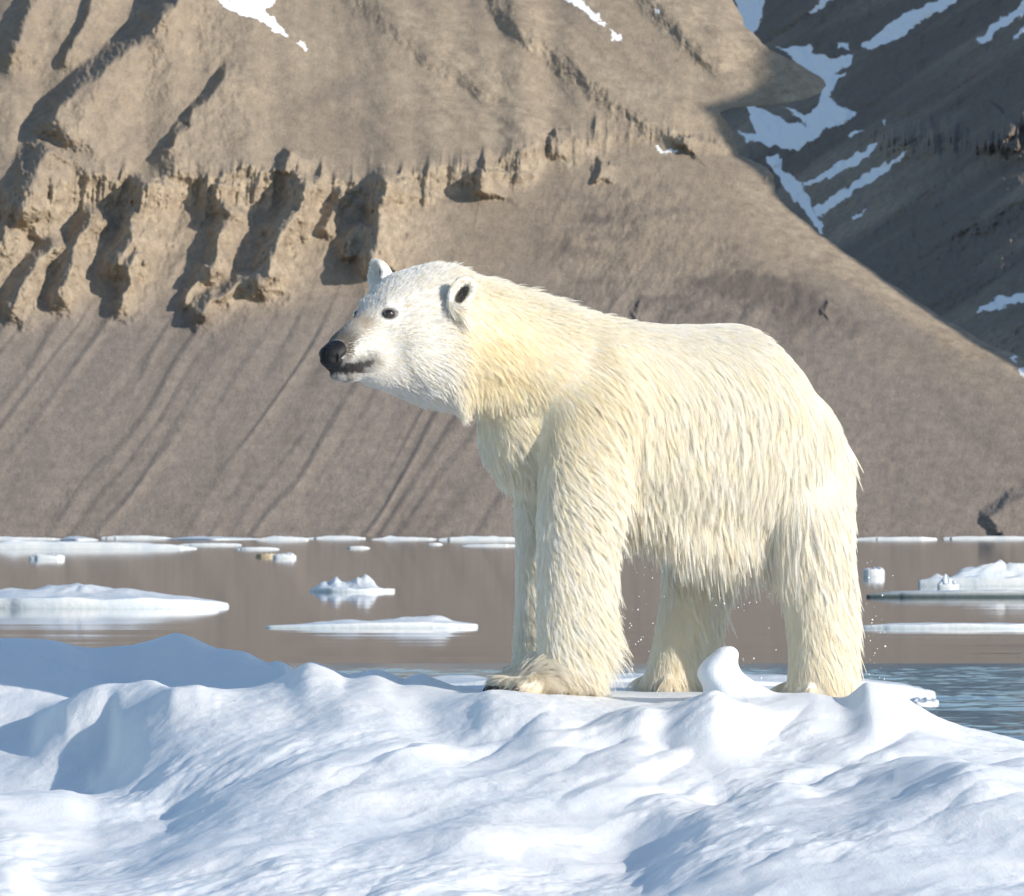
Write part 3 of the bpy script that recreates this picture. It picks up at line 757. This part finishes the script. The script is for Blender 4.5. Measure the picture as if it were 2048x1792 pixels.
# shoulder, haunch, hump
parts.append(ell(P(596, 410, body_Y(575) - 0.13), FB * 0.19, NB * 0.15, UP * 0.26))
parts.append(ell(P(548, 420, body_Y(560) + 0.12), FB * 0.16, NB * 0.13, UP * 0.24))
parts.append(ell(P(792, 462, body_Y(775) - 0.12), FB * 0.185, NB * 0.16, UP * 0.26))
parts.append(ell(P(517, 424, 24.71), FB * 0.125, NB * 0.165, UP * 0.20))
parts.append(ell(P(742, 455, body_Y(775) + 0.14), FB * 0.18, NB * 0.15, UP * 0.24))
# --- legs: (px, py, Y, half length fore-aft, half width)
def leg(pts, cap1=0.4):
    parts.append(tube([(P(x, y, Y), FB * fa, NB * lt) for x, y, Y, fa, lt in pts], 6, 26, 0.5, cap1))
def gz(px, Y, dy=0):
    x = (px - CX) / F * Y
    return HZ - (ground_z(x, Y) - CH) / Y * F - dy
YF, YFF, YH, YHF = 24.58, 24.98, 25.02, 25.38
leg([(588, 430, YF + .04, .16, .13), (582, 500, YF, .150, .125), (577, 560, YF, .136, .118), (574, 610, YF, .124, .110), (568, 650, YF, .100, .098), (565, gz(565, YF, 6), YF, .105, .105)], 0.15)
leg([(552, 440, YFF, .14, .12), (548, 510, YFF, .115, .11), (545, 570, YFF, .098, .10), (543, 625, YFF, .094, .095), (542, gz(542, YFF, 5), YFF, .10, .105)], 0.15)
leg([(800, 450, YH + .05, .19, .15), (808, 520, YH, .160, .145), (816, 580, YH, .132, .125), (822, 635, YH, .115, .112), (824, gz(824, YH, 6), YH, .12, .118)], 0.15)
leg([(722, 475, YHF - .05, .16, .13), (704, 540, YHF - .05, .125, .115), (692, 595, YHF - .05, .105, .105), (683, 640, YHF - .05, .098, .10), (677, gz(677, YHF - .05, 6), YHF - .05, .12, .115)], 0.15)
# --- paws with toes
TOES = []
def paw(px, Y, L, W):
    zc = ground_z((px - CX) / F * Y, Y)
    c = P(px, 600, Y); c[2] = zc + 0.045
    parts.append(tube([(c - FB * 0.03 + UP * .02, NB * W * .80, UP * .055), (c + FB * L * .35 + UP * .004, NB * W * .95, UP * .048), (c + FB * L * .75 - UP * .012, NB * W * 1.0, UP * .034)], 5, 22, 0.6, 0.35))
    for k in range(5):
        l = (k - 2) / 2
        q = c + FB * (L * (1.0 - 0.14 * l * l)) + NB * W * 0.82 * l - UP * 0.020
        parts.append(ell(q, FB * 0.050, NB * W * 0.21, UP * 0.030, 14, 10))
        TOES.append((q + FB * 0.045 - UP * 0.004))
paw(553, YF, .165, .112); paw(538, YFF, .12, .10); paw(814, YH, .05, .105); paw(676, YHF - .05, .07, .10)
# --- tail
parts.append(ell(P(826, 440, body_Y(815) + 0.03), -FB * 0.06 + UP * -0.04, NB * 0.05, UP * 0.07))
# --- ears (cupped, standing on the crown)
EARS = []
def ear(base, axis_up, face, wid, h, th=0.017):
    u = np.array(axis_up, float); u /= np.linalg.norm(u)
    f = np.array(face, float); f -= u * (f @ u); f /= np.linalg.norm(f)
    w = np.cross(u, f); c = np.array(base) + u * h * 0.42
    nr, ns = 9, 28; front, back = [], []
    for i in range(nr):
        r = (i + 0.001) / (nr - 1)
        for j in range(ns):
            t = 2 * math.pi * j / ns
            a, b = r * math.cos(t) * wid, r * math.sin(t) * h * 0.62
            bowl = 0.045 * (1 - r * r)
            p = c + w * a + u * b - f * bowl
            front.append(p + f * th * (0.9 if r < .95 else 0.5)); back.append(p - f * th * (0.9 if r < .95 else 0.5))
    V = front + back; o = nr * ns; fs = []
    for i in range(nr - 1):
        for j in range(ns):
            j2 = (j + 1) % ns
            fs.append((i * ns + j, i * ns + j2, (i + 1) * ns + j2, (i + 1) * ns + j)[::-1]); fs.append((o + i * ns + j, o + i * ns + j2, o + (i + 1) * ns + j2, o + (i + 1) * ns + j))
    for j in range(ns):
        j2 = (j + 1) % ns; a, b = (nr - 1) * ns + j, (nr - 1) * ns + j2
        fs.append((a, b, o + b, o + a)[::-1])
    parts.append((np.array(V), fs)); EARS.append((c, u, f, w))
EB1 = P(456, 304, 24.27); EB2 = P(377, 290, 24.56)
ear(EB1, UP * 1.0 + NH * 0.42 - FH * 0.55, FH * 0.70 + NH * 0.85, 0.050, 0.114)
ear(EB2, UP * 1.0 - NH * 0.20 - FH * 0.05, FH * 0.95 - NH * 0.35, 0.060, 0.098)
# --- one continuous skin
def weld():
    V, Fc, o = [], [], 0
    for v, f in parts:
        V.append(v); Fc += [tuple(i + o for i in q) for q in f]; o += len(v)
    me = bpy.data.meshes.new('tmp'); me.from_pydata(np.vstack(V).tolist(), [], Fc); me.update()
    import bmesh
    bm = bmesh.new(); bm.from_mesh(me); bmesh.ops.recalc_face_normals(bm, faces=bm.faces[:]); bm.to_mesh(me); bm.free()
    ob = bpy.data.objects.new('tmp', me); COL.objects.link(ob)
    r = ob.modifiers.new('r', 'REMESH'); r.mode = 'VOXEL'; r.voxel_size = 0.0085
    q = ob.modifiers.new('s', 'SMOOTH'); q.factor = 0.5; q.iterations = 9
    dg = bpy.context.evaluated_depsgraph_get()
    out = bpy.data.meshes.new_from_object(ob.evaluated_get(dg))
    bpy.data.objects.remove(ob); return out
skin = weld(); skin.name = 'polar_bear'
nv = len(skin.vertices)
co = np.empty(nv * 3, np.float32); skin.vertices.foreach_get('co', co); co = co.reshape(-1, 3).astype(float)
ne = len(skin.edges); ed = np.empty(ne * 2, np.int32); skin.edges.foreach_get('vertices', ed); ed = ed.reshape(-1, 2)
deg = np.bincount(ed.ravel(), minlength=nv)[:, None].astype(float)
_px, _py = to_px(co); _s = (co - NOSE) @ (-FH)
_w = (1 - sstep(0.62, 0.48, _s) * sstep(490, 440, _px))[:, None] * sstep(684, 660, _py)[:, None] * (0.25 + 0.75 * sstep(640, 560, _py))[:, None]
_brow = np.minimum(np.linalg.norm(co - HP(0.25, 0.06, 302), axis=1), np.linalg.norm(co - HP(0.25, -0.06, 302), axis=1))
_w = np.maximum(_w, 0.8 * sstep(0.12, 0.06, _brow)[:, None])
for _it in range(70):
    acc = np.zeros_like(co)
    for c_ in range(3): acc[:, c_] = np.bincount(ed[:, 0], co[ed[:, 1], c_], nv) + np.bincount(ed[:, 1], co[ed[:, 0], c_], nv)
    co = co + (acc / deg - co) * 0.55 * _w
skin.vertices.foreach_set('co', co.astype(np.float32).ravel()); skin.update()
skin.polygons.foreach_set('use_smooth', np.ones(len(skin.polygons), bool))

def head_s(p): return (NOSE - p) @ FH * -1 * -1 if False else (p - NOSE) @ (-FH)
def head_lat(p): return (p - NOSE) @ NH

EYE_N = HP(0.212, 0.094, 313.0); EYE_F = HP(0.212, -0.094, 308.0)
bvh = BVHTree.FromPolygons(co.tolist(), [p.vertices[:] for p in skin.polygons])
def on_skin_px(px, py):
    d = Vector(P(px, py, 24.0)) - Vector((0, 0, CH)); d.normalize()
    h = bvh.ray_cast(Vector((0, 0, CH)), d); return h[0], h[1]
h = on_skin_px(389.3, 313.6)
if h[0] is not None: EYE_N = np.array(h[0])
lat_e = (EYE_N - NOSE) @ NH
EYE_F = EYE_N - NH * 2 * lat_e
hf = bvh.find_nearest(Vector(EYE_F)); EYE_F = np.array(hf[0]); EYE_NF = np.array(hf[1]); EYE_NN = np.array(h[1]) if h[1] is not None else NH

def colour_at(p, n):
    """pelt colour by place on the animal: whiter head, yellow neck and shoulder, stained legs, dark lips, muzzle, eye rims and ear holes"""
    px, py = to_px(p); s = head_s(p); lat = head_lat(p)
    N = len(p)
    cream = np.array([0.948, 0.910, 0.828]); white = np.array([0.885, 0.87, 0.835]); yellow = np.array([0.945, 0.855, 0.655]); grey = np.array([0.70, 0.68, 0.62])
    c = np.repeat(cream[None], N, 0)
    def blend(c, w, k): return c * (1 - w[:, None]) + np.array(k)[None] * w[:, None]
    wy = gauss(px - 497, 62) * gauss(py - 365, 55) * 0.82
    wy = np.maximum(wy, 0.45 * gauss(px - 560, 90) * gauss(py - 395, 80))
    wy = np.maximum(wy, 0.20 * sstep(560, 640, py) * sstep(560, 620, px)) 
    c = blend(c, np.clip(wy, 0, 1), yellow)
    back = sstep(360, 330, py) * sstep(600, 660, px); c = blend(c, 0.25 * back, white)
    hd = sstep(468, 436, px) * sstep(0.62, 0.50, s) * sstep(415, 390, py)
    c = blend(c, hd, white)
    c = blend(c, 0.35 * sstep(655, 690, py) * sstep(640, 560, px) + 0.15 * sstep(650, 690, py), [0.62, 0.54, 0.40])
    # grey-brown muzzle bridge and dark lips
    inh = (s < 0.3) & (py < 395)
    top = HZ * 0 + np.interp(s, [0, .045, .10, .16, .215, .29], [346, 337, 324, 313, 300, 284])
    dt = py - top
    mz = sstep(0.125, 0.04, s) * sstep(15, 4, dt - (s < 0.05) * 8) * inh
    c = blend(c, 0.80 * np.clip(mz, 0, 1), [0.16, 0.125, 0.09])
    mz2 = gauss(s - 0.125, 0.03) * sstep(0.0, 0.05, np.abs(lat) * 0 + 0.05) * gauss(dt - 4, 8) * inh
    c = blend(c, 0.55 * np.clip(mz2, 0, 1), [0.30, 0.20, 0.10])
    pm = np.where((lat < 0)[:, None], p - 2 * lat[:, None] * NH[None], p); mx, my = to_px(pm)     # both sides of the face alike
    jx = 3.0 * fbm(p[:, 0] * 90 + p[:, 1] * 60, p[:, 2] * 90, 2, 77)
    lipd = poly_mask(mx + jx * .6, my + jx * .6, [(326, 366), (340, 365), (347, 362.5), (356, 361.5), (364, 361), (373, 359.3), (374.5, 361), (369, 366.5), (361, 371), (346, 373.8), (334, 373.5), (327, 371)])
    lp = sstep(-1.2, 1.6, lipd) * (s < 0.25) * (py < 395)
    upg = sstep(-11, -1, lipd + 1.5 * jx / 3) * (s < 0.17) * (my < 372) * inh
    c = blend(c, 0.42 * np.clip(upg, 0, 1), [0.17, 0.155, 0.145])
    chin = sstep(0.13, 0.05, s) * sstep(370, 373, my) * (my < 386) * np.clip(0.75 + 0.5 * jx / 2, 0.2, 1); c = blend(c, 0.62 * chin, [0.22, 0.20, 0.185])  # grey mottle; the chin's partial shade is put into the colour too
    c = blend(c, np.clip(0.88 * lp * (1 - 0.2 * sstep(352, 372, mx)), 0, 1), [0.055, 0.052, 0.050])
    for e, r in ((EYE_N, 0.026), (EYE_F, 0.026)):
        d = np.linalg.norm((p - e) * np.array([1, 1, 1.25]), axis=1); c = blend(c, 0.93 * sstep(r * 1.25, r * 0.8, d), [0.03, 0.025, 0.022])
        d = np.linalg.norm((p - (e + FH * 0.028 - UP * 0.004)) * np.array([1, 1, 1.6]), axis=1); c = blend(c, 0.8 * sstep(0.026, 0.008, d), [0.04, 0.03, 0.025])
    for (ec, u, f, w) in EARS:
        q = p - ec; a = q @ w; b = q @ u; g = q @ f
        inner = sstep(0.040, 0.024, np.hypot(a / 0.55, (b + 0.012) / 1.25)) * (n @ f > 0.1) * (np.abs(g) < 0.06)
        c = blend(c, 0.97 * inner, [0.018, 0.016, 0.016])
    return c
nrm = np.empty(nv * 3, np.float32); skin.vertices.foreach_get('normal', nrm); nrm = nrm.reshape(-1, 3).astype(float)
vc = colour_at(co, nrm) * 0.97
ca = skin.attributes.new('pelt', 'FLOAT_COLOR', 'POINT'); ca.data.foreach_set('color', np.c_[vc, np.ones(nv)].astype(np.float32).ravel())

SK = Mat('bear_skin'); SK.lk(SK.attr('pelt').outputs['Color'], SK.b.inputs['Base Color']); SK.b.inputs['Roughness'].default_value = 0.8
SK.lk(SK.bump(SK.noise(160, 3), 0.5, 0.004), SK.b.inputs['Normal'])
root = bpy.data.objects.new('polar_bear', None); COL.objects.link(root)
BASE = Vector(P(690, 695, 25.0)); root.location = BASE; root.empty_display_size = 0.3
tag(root, 'cream white polar bear with dripping wet fur standing on the snow, looking left', 'polar bear')
def child(name, me, mat=None, parent=None):
    o = bpy.data.objects.new(name, me); COL.objects.link(o)
    if mat: me.materials.append(mat)
    o.parent = parent or root
    if parent is None: o.location = -BASE
    return o
body = child('body', skin, SK.m)

# --- eyes, nose, claws
EYEM = Mat('eye'); EYEM.b.inputs['Base Color'].default_value = (0.018, 0.010, 0.006, 1); EYEM.b.inputs['Roughness'].default_value = 0.06; EYEM.b.inputs['Coat Weight'].default_value = 1
for e, nn in ((EYE_N, EYE_NN), (EYE_F, EYE_NF)):
    v, f = ell(e - nn * 0.006, FH * 0.0195, NH * 0.0195, UP * 0.0175, 24, 16)
    child('eye', mesh_from('eye', v, f), EYEM.m)
NM = Mat('nose_leather'); NM.b.inputs['Base Color'].default_value = (0.013, 0.013, 0.015, 1); NM.b.inputs['Roughness'].default_value = 0.55; NM.b.inputs['Specular IOR Level'].default_value = 0.3
NM.lk(NM.bump(NM.noise(220, 2), 0.5, 0.002), NM.b.inputs['Normal'])
def nose():
    v, f = tube([(HP(-0.006, 0, 356), NH * 0.038, UP * 0.032), (HP(0.008, 0, 356), NH * 0.047, UP * 0.039), (HP(0.028, 0, 354), NH * 0.050, UP * 0.044), (HP(0.056, 0, 350), NH * 0.046, UP * 0.034)], 6, 36, 0.4, 0.3, 0.85)
    # nostrils: comma-shaped pits on the front corners, groove down the middle
    for sg in (1, -1):
        c = HP(-0.002, 0.027 * sg, 358.0)
        d = np.linalg.norm((v - c) * np.array([1, 1, 1.15]), axis=1); v = v - FH * 0.020 * sstep(0.019, 0.006, d)[:, None]
        c = HP(0.018, 0.047 * sg, 357.5)
        d = np.linalg.norm((v - c) * np.array([1, 1, 2.4]), axis=1); v = v - NH * sg * 0.006 * sstep(0.020, 0.006, d)[:, None]
    lat = (v - NOSE) @ NH; fr = (v - NOSE) @ FH
    v = v - FH * (0.006 * gauss(lat, 0.004) * (fr > 0))[:, None]
    return mesh_from('nose', v, f)
child('nose', nose(), NM.m)
CM = Mat('claw_horn'); CM.b.inputs['Base Color'].default_value = (0.05, 0.045, 0.04, 1); CM.b.inputs['Roughness'].default_value = 0.4
for q in TOES[:5]:
    v, f = tube([(q, NB * .008, UP * .009), (q + FB * .012 + UP * .001, NB * .0065, UP * .008), (q + FB * .024 - UP * .008, NB * .003, UP * .004)], 4, 10)
    child('claw', mesh_from('claw', v, f), CM.m)

# ------------------------------------------------------------------ fur: wet, clumped guard hair combed by hand-set fields
skin.calc_loop_triangles()
nt = len(skin.loop_triangles)
tri = np.empty(nt * 3, np.int32); skin.loop_triangles.foreach_get('vertices', tri); tri = tri.reshape(-1, 3)
def sample(n, wfun, seed):
    r = np.random.default_rng(seed)
    A, B, C_ = co[tri[:, 0]], co[tri[:, 1]], co[tri[:, 2]]
    ar = np.linalg.norm(np.cross(B - A, C_ - A), axis=1) / 2
    cen = (A + B + C_) / 3; nn = (nrm[tri[:, 0]] + nrm[tri[:, 1]] + nrm[tri[:, 2]]) / 3
    w = ar * wfun(cen, nn); w = np.cumsum(w); t = np.searchsorted(w, r.random(n) * w[-1]); t = np.minimum(t, nt - 1)
    a, b = r.random(n), r.random(n); m = a + b > 1; a[m], b[m] = 1 - a[m], 1 - b[m]
    p = A[t] + (B[t] - A[t]) * a[:, None] + (C_[t] - A[t]) * b[:, None]
    N = nrm[tri[t, 0]] * (1 - a - b)[:, None] + nrm[tri[t, 1]] * a[:, None] + nrm[tri[t, 2]] * b[:, None]
    return p, N / np.linalg.norm(N, axis=1)[:, None]
def headw(p):
    px, py = to_px(p); s = head_s(p)
    return sstep(480, 430, px) * sstep(0.68, 0.48, s)
def facing(p, n):
    v = np.array([0, 0, CH]) - p; v /= np.linalg.norm(v, axis=1)[:, None]
    return (n * v).sum(1)

def unit(v): return v / (np.linalg.norm(v, axis=1)[:, None] + 1e-9)
def groom(p, n):
    px, py = to_px(p); s = head_s(p); hw = headw(p)
    back = -FB; nz = n[:, 2]
    legw = sstep(535, 575, py); nb = n @ back
    pawr = sstep(672, 684, py)
    d = np.zeros_like(p)
    neck = sstep(640, 560, px) * (1 - hw)
    kb = 0.26 + 0.55 * sstep(410, 335, py) * (1 - neck) + 0.85 * neck + 0.06 * legw
    kd = 0.95 - 0.35 * neck * sstep(430, 380, py) + 0.3 * legw
    d = back[None] * kb[:, None] - UP[None] * kd[:, None]
    swirl = 0.25 * fbm(p[:, 0] * 3 + p[:, 1], p[:, 2] * 3, 3, 201)
    d = d + FB[None] * swirl[:, None]
    d = d + back[None] * (0.7 * legw * sstep(-0.2, 0.6, nb) * sstep(660, 600, py))[:, None]
    feather = gauss(px - 598, 20) * gauss(py - 632, 28) * sstep(25.0, 24.8, p[:, 1]); d = d + back[None] * (0.9 * feather)[:, None]
    dh = unit(p - (NOSE + FH * 0.02 + UP * 0.02)) - UP * 0.10
    low = sstep(345, 385, py)[:, None]
    dh = dh - UP * 0.55 * low * sstep(0.16, 0.3, s)[:, None]
    d = d * (1 - hw[:, None]) + dh * hw[:, None]
    d = d * (1 - pawr[:, None]) + (FB[None] * (0.8 - 0.6 * sstep(600, 640, px))[:, None] - UP[None] * (0.35 + 0.5 * sstep(600, 640, px))[:, None]) * pawr[:, None]
    t = d - n * (d * n).sum(1)[:, None]
    t = unit(t)
    hang = sstep(-0.45, -0.85, nz)[:, None] * (1 - hw)[:, None]
    t = unit(t * (1 - hang) + (-UP + back * 0.22)[None] * hang)
    # length
    L = np.full(len(p), 0.105)
    L = L + (0.046 - L) * sstep(0.40, 0.8, nz)
    nl = 0.036 + 0.026 * sstep(450, 600, px)
    L = L + (nl - L) * neck * sstep(-0.5, -0.1, nz)
    flank = sstep(430, 500, py) * sstep(590, 640, px) * sstep(0.25, -0.15, nz); L = L + (0.125 - L) * flank
    belly = sstep(-0.05, -0.5, nz) * sstep(480, 515, py) * sstep(600, 640, px) * sstep(850, 800, px) * (1 - sstep(570, 600, py)); L = L + (0.125 - L) * belly
    thr = sstep(0.05, -0.45, nz) * sstep(370, 400, px) * sstep(560, 520, px) * sstep(350, 380, py); 
    L = L + (0.046 - L) * thr * (1 - hw)
    front = np.maximum(belly, flank) * sstep(705, 640, px); L = L * (1 - 0.42 * front)
    crestw = sstep(0.5, 0.85, nz) * sstep(400, 430, px) * sstep(660, 600, px); L = L + (0.052 - L) * crestw
    lg = 0.072 + 0.05 * sstep(0.0, 0.6, nb) - 0.022 * sstep(0.2, 0.7, -nb)
    L = L + (lg - L) * legw
    L = L + (0.15 - L) * feather
    hl = np.interp(s, [0.0, 0.06, 0.16, 0.24, 0.33, 0.42, 0.55], [0.007, 0.010, 0.016, 0.022, 0.032, 0.040, 0.048]) * (1 + 0.8 * sstep(355, 390, py) * sstep(0.2, 0.35, s)) * (1 - 0.35 * sstep(300, 280, py))
    de = np.linalg.norm(p - EYE_N, axis=1); hl = hl * (0.25 + 0.75 * sstep(0.024, 0.055, de))
    hl = hl * (1 + 0.5 * crestw)
    L = L * (1 - hw) + hl * hw
    L = L + ((0.022 + 0.050 * sstep(600, 640, px)) - L) * pawr
    for (ec, u, f, w) in EARS:
        q = p - ec; m = (np.linalg.norm(q, axis=1) < 0.085) & (q @ u > -0.05)
        L = np.where(m, 0.011, L)
        t = np.where(m[:, None], unit((u[None] * 0.9 - n * (n @ u)[:, None] * 0.9) + 0.2 * f), t)
        inn = m & (np.hypot((q @ w) / 0.62, (q @ u + 0.012) / 1.25) < 0.036) & (n @ f > 0.1)
        L = np.where(inn, 0.004, L)
    lift = 0.12 + 0.22 * neck * sstep(0.2, 0.7, nz) + 0.12 * sstep(0.45, 0.8, nz)
    lift = lift * (1 - hw) + (0.28 + 0.25 * sstep(0.4, 0.8, nz) * sstep(0.2, 0.3, s)) * hw
    lift = lift * (1 - 0.6 * sstep(0.2, 0.7, nb) * (1 - sstep(0.45, 0.8, nz)))
    lift = lift * (1 - 0.45 * legw * sstep(0.2, 0.7, nb)) + 0.14 * feather
    L = L * (1 - 0.3 * sstep(815, 835, px) * sstep(415, 435, py) * sstep(540, 510, py))
    lift = lift * (1 - 0.5 * pawr) * (1 - 0.7 * sstep(840, 850, px) * sstep(500, 530, py) * sstep(620, 590, py))
    lift = lift + 0.34 * crestw
    grav = 0.25 + 0.5 * np.maximum(belly, flank * 0.7) + 0.2 * legw + 0.35 * thr
    grav = grav * (1 - 0.7 * hw)
    return t, L, lift, grav
K = 7
def paths(p, n, t, L, lift, grav, jt, jl, bend):
    """polyline of K points per hair"""
    side = np.cross(n, t)
    t0 = unit(t + side * jt[:, None])
    out = np.empty((len(p), K, 3)); q = p.copy(); out[:, 0] = q
    st = L * jl / (K - 1)
    for k in range(1, K):
        f = (k - 0.5) / (K - 1)
        d = t0 + n * (lift * (1.25 - 0.95 * f))[:, None] - UP * (grav * f)[:, None] + side * (bend * (f - 0.35))[:, None]
        q = q + unit(d) * st[:, None]; out[:, k] = q
    return out

def fur(name, n_hair, n_clump, wfun, seed, rad, cl, frizz, long_=1.0, tipr=0.10):
    r = np.random.default_rng(seed)
    cp, cn = sample(n_clump, wfun, seed + 1)
    ct, cL, cli, cg = groom(cp, cn); cL = cL * long_
    cjt, cjl, cb = r.normal(0, .11, n_clump), np.clip(r.normal(1, .20, n_clump), .55, 1.6), r.normal(0, .28, n_clump)
    cli = cli * np.clip(r.normal(1, .20, n_clump), .3, 1.7)
    cpath = paths(cp, cn, ct, cL, cli, cg, cjt, cjl, cb)
    ccol = np.clip(r.normal(1, .035, n_clump), .88, 1.08); ctint = r.normal(0, .5, n_clump)
    kd = KDTree(n_clump)
    for i, v in enumerate(cp): kd.insert(v, i)
    kd.balance()
    hp, hn = sample(n_hair, wfun, seed + 2)
    # keep lips, nose, eyes bare
    s = head_s(hp); bare = np.linalg.norm(hp - EYE_N, axis=1) < 0.022; bare |= np.linalg.norm(hp - EYE_F, axis=1) < 0.022
    bare |= np.linalg.norm((hp - HP(0.012, 0, 353)), axis=1) < 0.050
    hp, hn = hp[~bare], hn[~bare]; n_hair = len(hp)
    ci = np.array([kd.find(v)[1] for v in hp])
    ht, hL, hli, hg = groom(hp, hn); hL = hL * long_
    hjt = cjt[ci] * .6 + r.normal(0, .07, n_hair); hjl = cjl[ci] * np.clip(r.normal(.94, .12, n_hair), .5, 1.3)
    hli = hli * np.clip(r.normal(1, .15, n_hair), .4, 1.6)
    hpath = paths(hp, hn, ht, hL, hli, hg, hjt, hjl, cb[ci])
    f = np.linspace(0, 1, K)
    w = (cl * f ** 0.8)[None] * np.clip(r.normal(1, .12, n_hair), .5, 1.08)[:, None]; w = np.clip(w, 0, 0.96)
    path = hpath * (1 - w[..., None]) + cpath[ci] * w[..., None]
    path += r.normal(0, frizz, path.shape) * (f ** 1.0)[None, :, None]
    hc = bpy.data.hair_curves.new(name); hc.add_curves([K] * n_hair)
    hc.attributes['position'].data.foreach_set('vector', path.astype(np.float32).ravel())
    pr = (1 - (1 - tipr) * f ** 1.4) * rad
    ra = hc.attributes.get('radius') or hc.attributes.new('radius', 'FLOAT', 'POINT')
    rs = np.clip(hL / 0.06, 0.45, 1.15)
    ra.data.foreach_set('value', (pr[None] * rs[:, None]).astype(np.float32).ravel())
    c = colour_at(hp, hn) * ccol[ci][:, None] * np.clip(r.normal(1, .05, n_hair), .85, 1.1)[:, None]
    c[:, 2] *= 1 - 0.10 * np.clip(ctint[ci], -1, 1.5); c[:, 1] *= 1 - 0.025 * np.clip(ctint[ci], -1, 1.5)
    a = hc.attributes.new('pelt', 'FLOAT_COLOR', 'CURVE'); a.data.foreach_set('color', np.c_[np.clip(c, 0, .975), np.ones(n_hair)].astype(np.float32).ravel())
    o = child(name, hc, None, body); hc.materials.append(HAIR.m)
    return o
HAIR = Mat('bear_hair')
HAIR.lk(HAIR.attr('pelt').outputs['Color'], HAIR.b.inputs['Base Color']); HAIR.b.inputs['Roughness'].default_value = 0.42; HAIR.b.inputs['Specular IOR Level'].default_value = 0.35
tr_ = HAIR.new('ShaderNodeBsdfTranslucent'); HAIR.lk(HAIR.attr('pelt').outputs['Color'], tr_.inputs['Color'])
mx_ = HAIR.new('ShaderNodeMixShader'); mx_.inputs[0].default_value = 0.48
HAIR.lk(HAIR.b.outputs[0], mx_.inputs[1]); HAIR.lk(tr_.outputs[0], mx_.inputs[2]); HAIR.lk(mx_.outputs[0], HAIR.out.inputs['Surface'])
vis = lambda p, n: 0.22 + 0.78 * sstep(-0.45, -0.1, facing(p, n))
w_body = lambda p, n: vis(p, n) * (1 - sstep(0.5, 0.95, headw(p))) * 1.0
w_head = lambda p, n: vis(p, n) * sstep(0.02, 0.45, headw(p)) * (1 + 1.5 * sstep(0.30, 0.16, head_s(p)))
fur('fur', 560000, 40000, w_body, 300, 0.00044, 0.66, 0.0008)
w_guard = lambda p, n: w_body(p, n) * (0.25 + 0.75 * sstep(380, 480, to_px(p)[1]))
fur('guard_hair', 80000, 6500, w_guard, 350, 0.00050, 0.95, 0.0005, long_=1.25)
w_fringe = lambda p, n: vis(p, n) * (1 - headw(p)) * np.clip(sstep(0.3, -0.2, n[:, 2]) * sstep(420, 545, to_px(p)[1]) * sstep(590, 575, to_px(p)[1]) * sstep(600, 630, to_px(p)[0]) + 0.35 * sstep(0.3, 0.7, n @ -FB) * sstep(540, 580, to_px(p)[1]) * sstep(675, 650, to_px(p)[1]) + 0.5 * sstep(0.1, -0.3, n[:, 2]) * sstep(395, 420, to_px(p)[1]) * sstep(450, 440, to_px(p)[1]) * sstep(560, 530, to_px(p)[0]), 0, 1)
fur('fringe', 34000, 1900, w_fringe, 500, 0.00048, 0.98, 0.0004, long_=1.35)
fur('head_fur', 130000, 13000, w_head, 400, 0.00070, 0.75, 0.0004)

# ------------------------------------------------------------------ drops falling from the wet coat
DM = Mat('water_drop'); DM.b.inputs['Base Color'].default_value = (0.9, 0.93, 0.95, 1); DM.b.inputs['Roughness'].default_value = 0.05; DM.b.inputs['Transmission Weight'].default_value = 0.35; DM.b.inputs['IOR'].default_value = 1.33
def drops():
    r = np.random.default_rng(55); dv, df = ell((0, 0, 0), (0.0030, 0, 0), (0, 0.0030, 0), (0, 0, 0.0036), 10, 7)
    me = mesh_from('water_drop', dv, df); me.materials.append(DM.m)
    for k in range(96):
        zone = r.random()
        if zone < 0.42: px, py = r.uniform(628, 668), r.uniform(565, 685)
        elif zone < 0.68: px, py = r.uniform(700, 785), r.uniform(585, 685)
        else: px, py = 866 + abs(r.normal(0, 9)), r.uniform(545, 685)
        o = bpy.data.objects.new('water_drop', me); COL.objects.link(o)
        o.location = P(px, py, r.uniform(24.5, 25.2)); sc = r.choice([0.35, 0.5, 0.65, 0.9], p=[.35, .3, .25, .1]); o.scale = (sc, sc, sc)
        tag(o, "tiny bright water drop falling beside the bear's dripping legs", 'water drop', "water drops falling from the bear's coat")
drops()
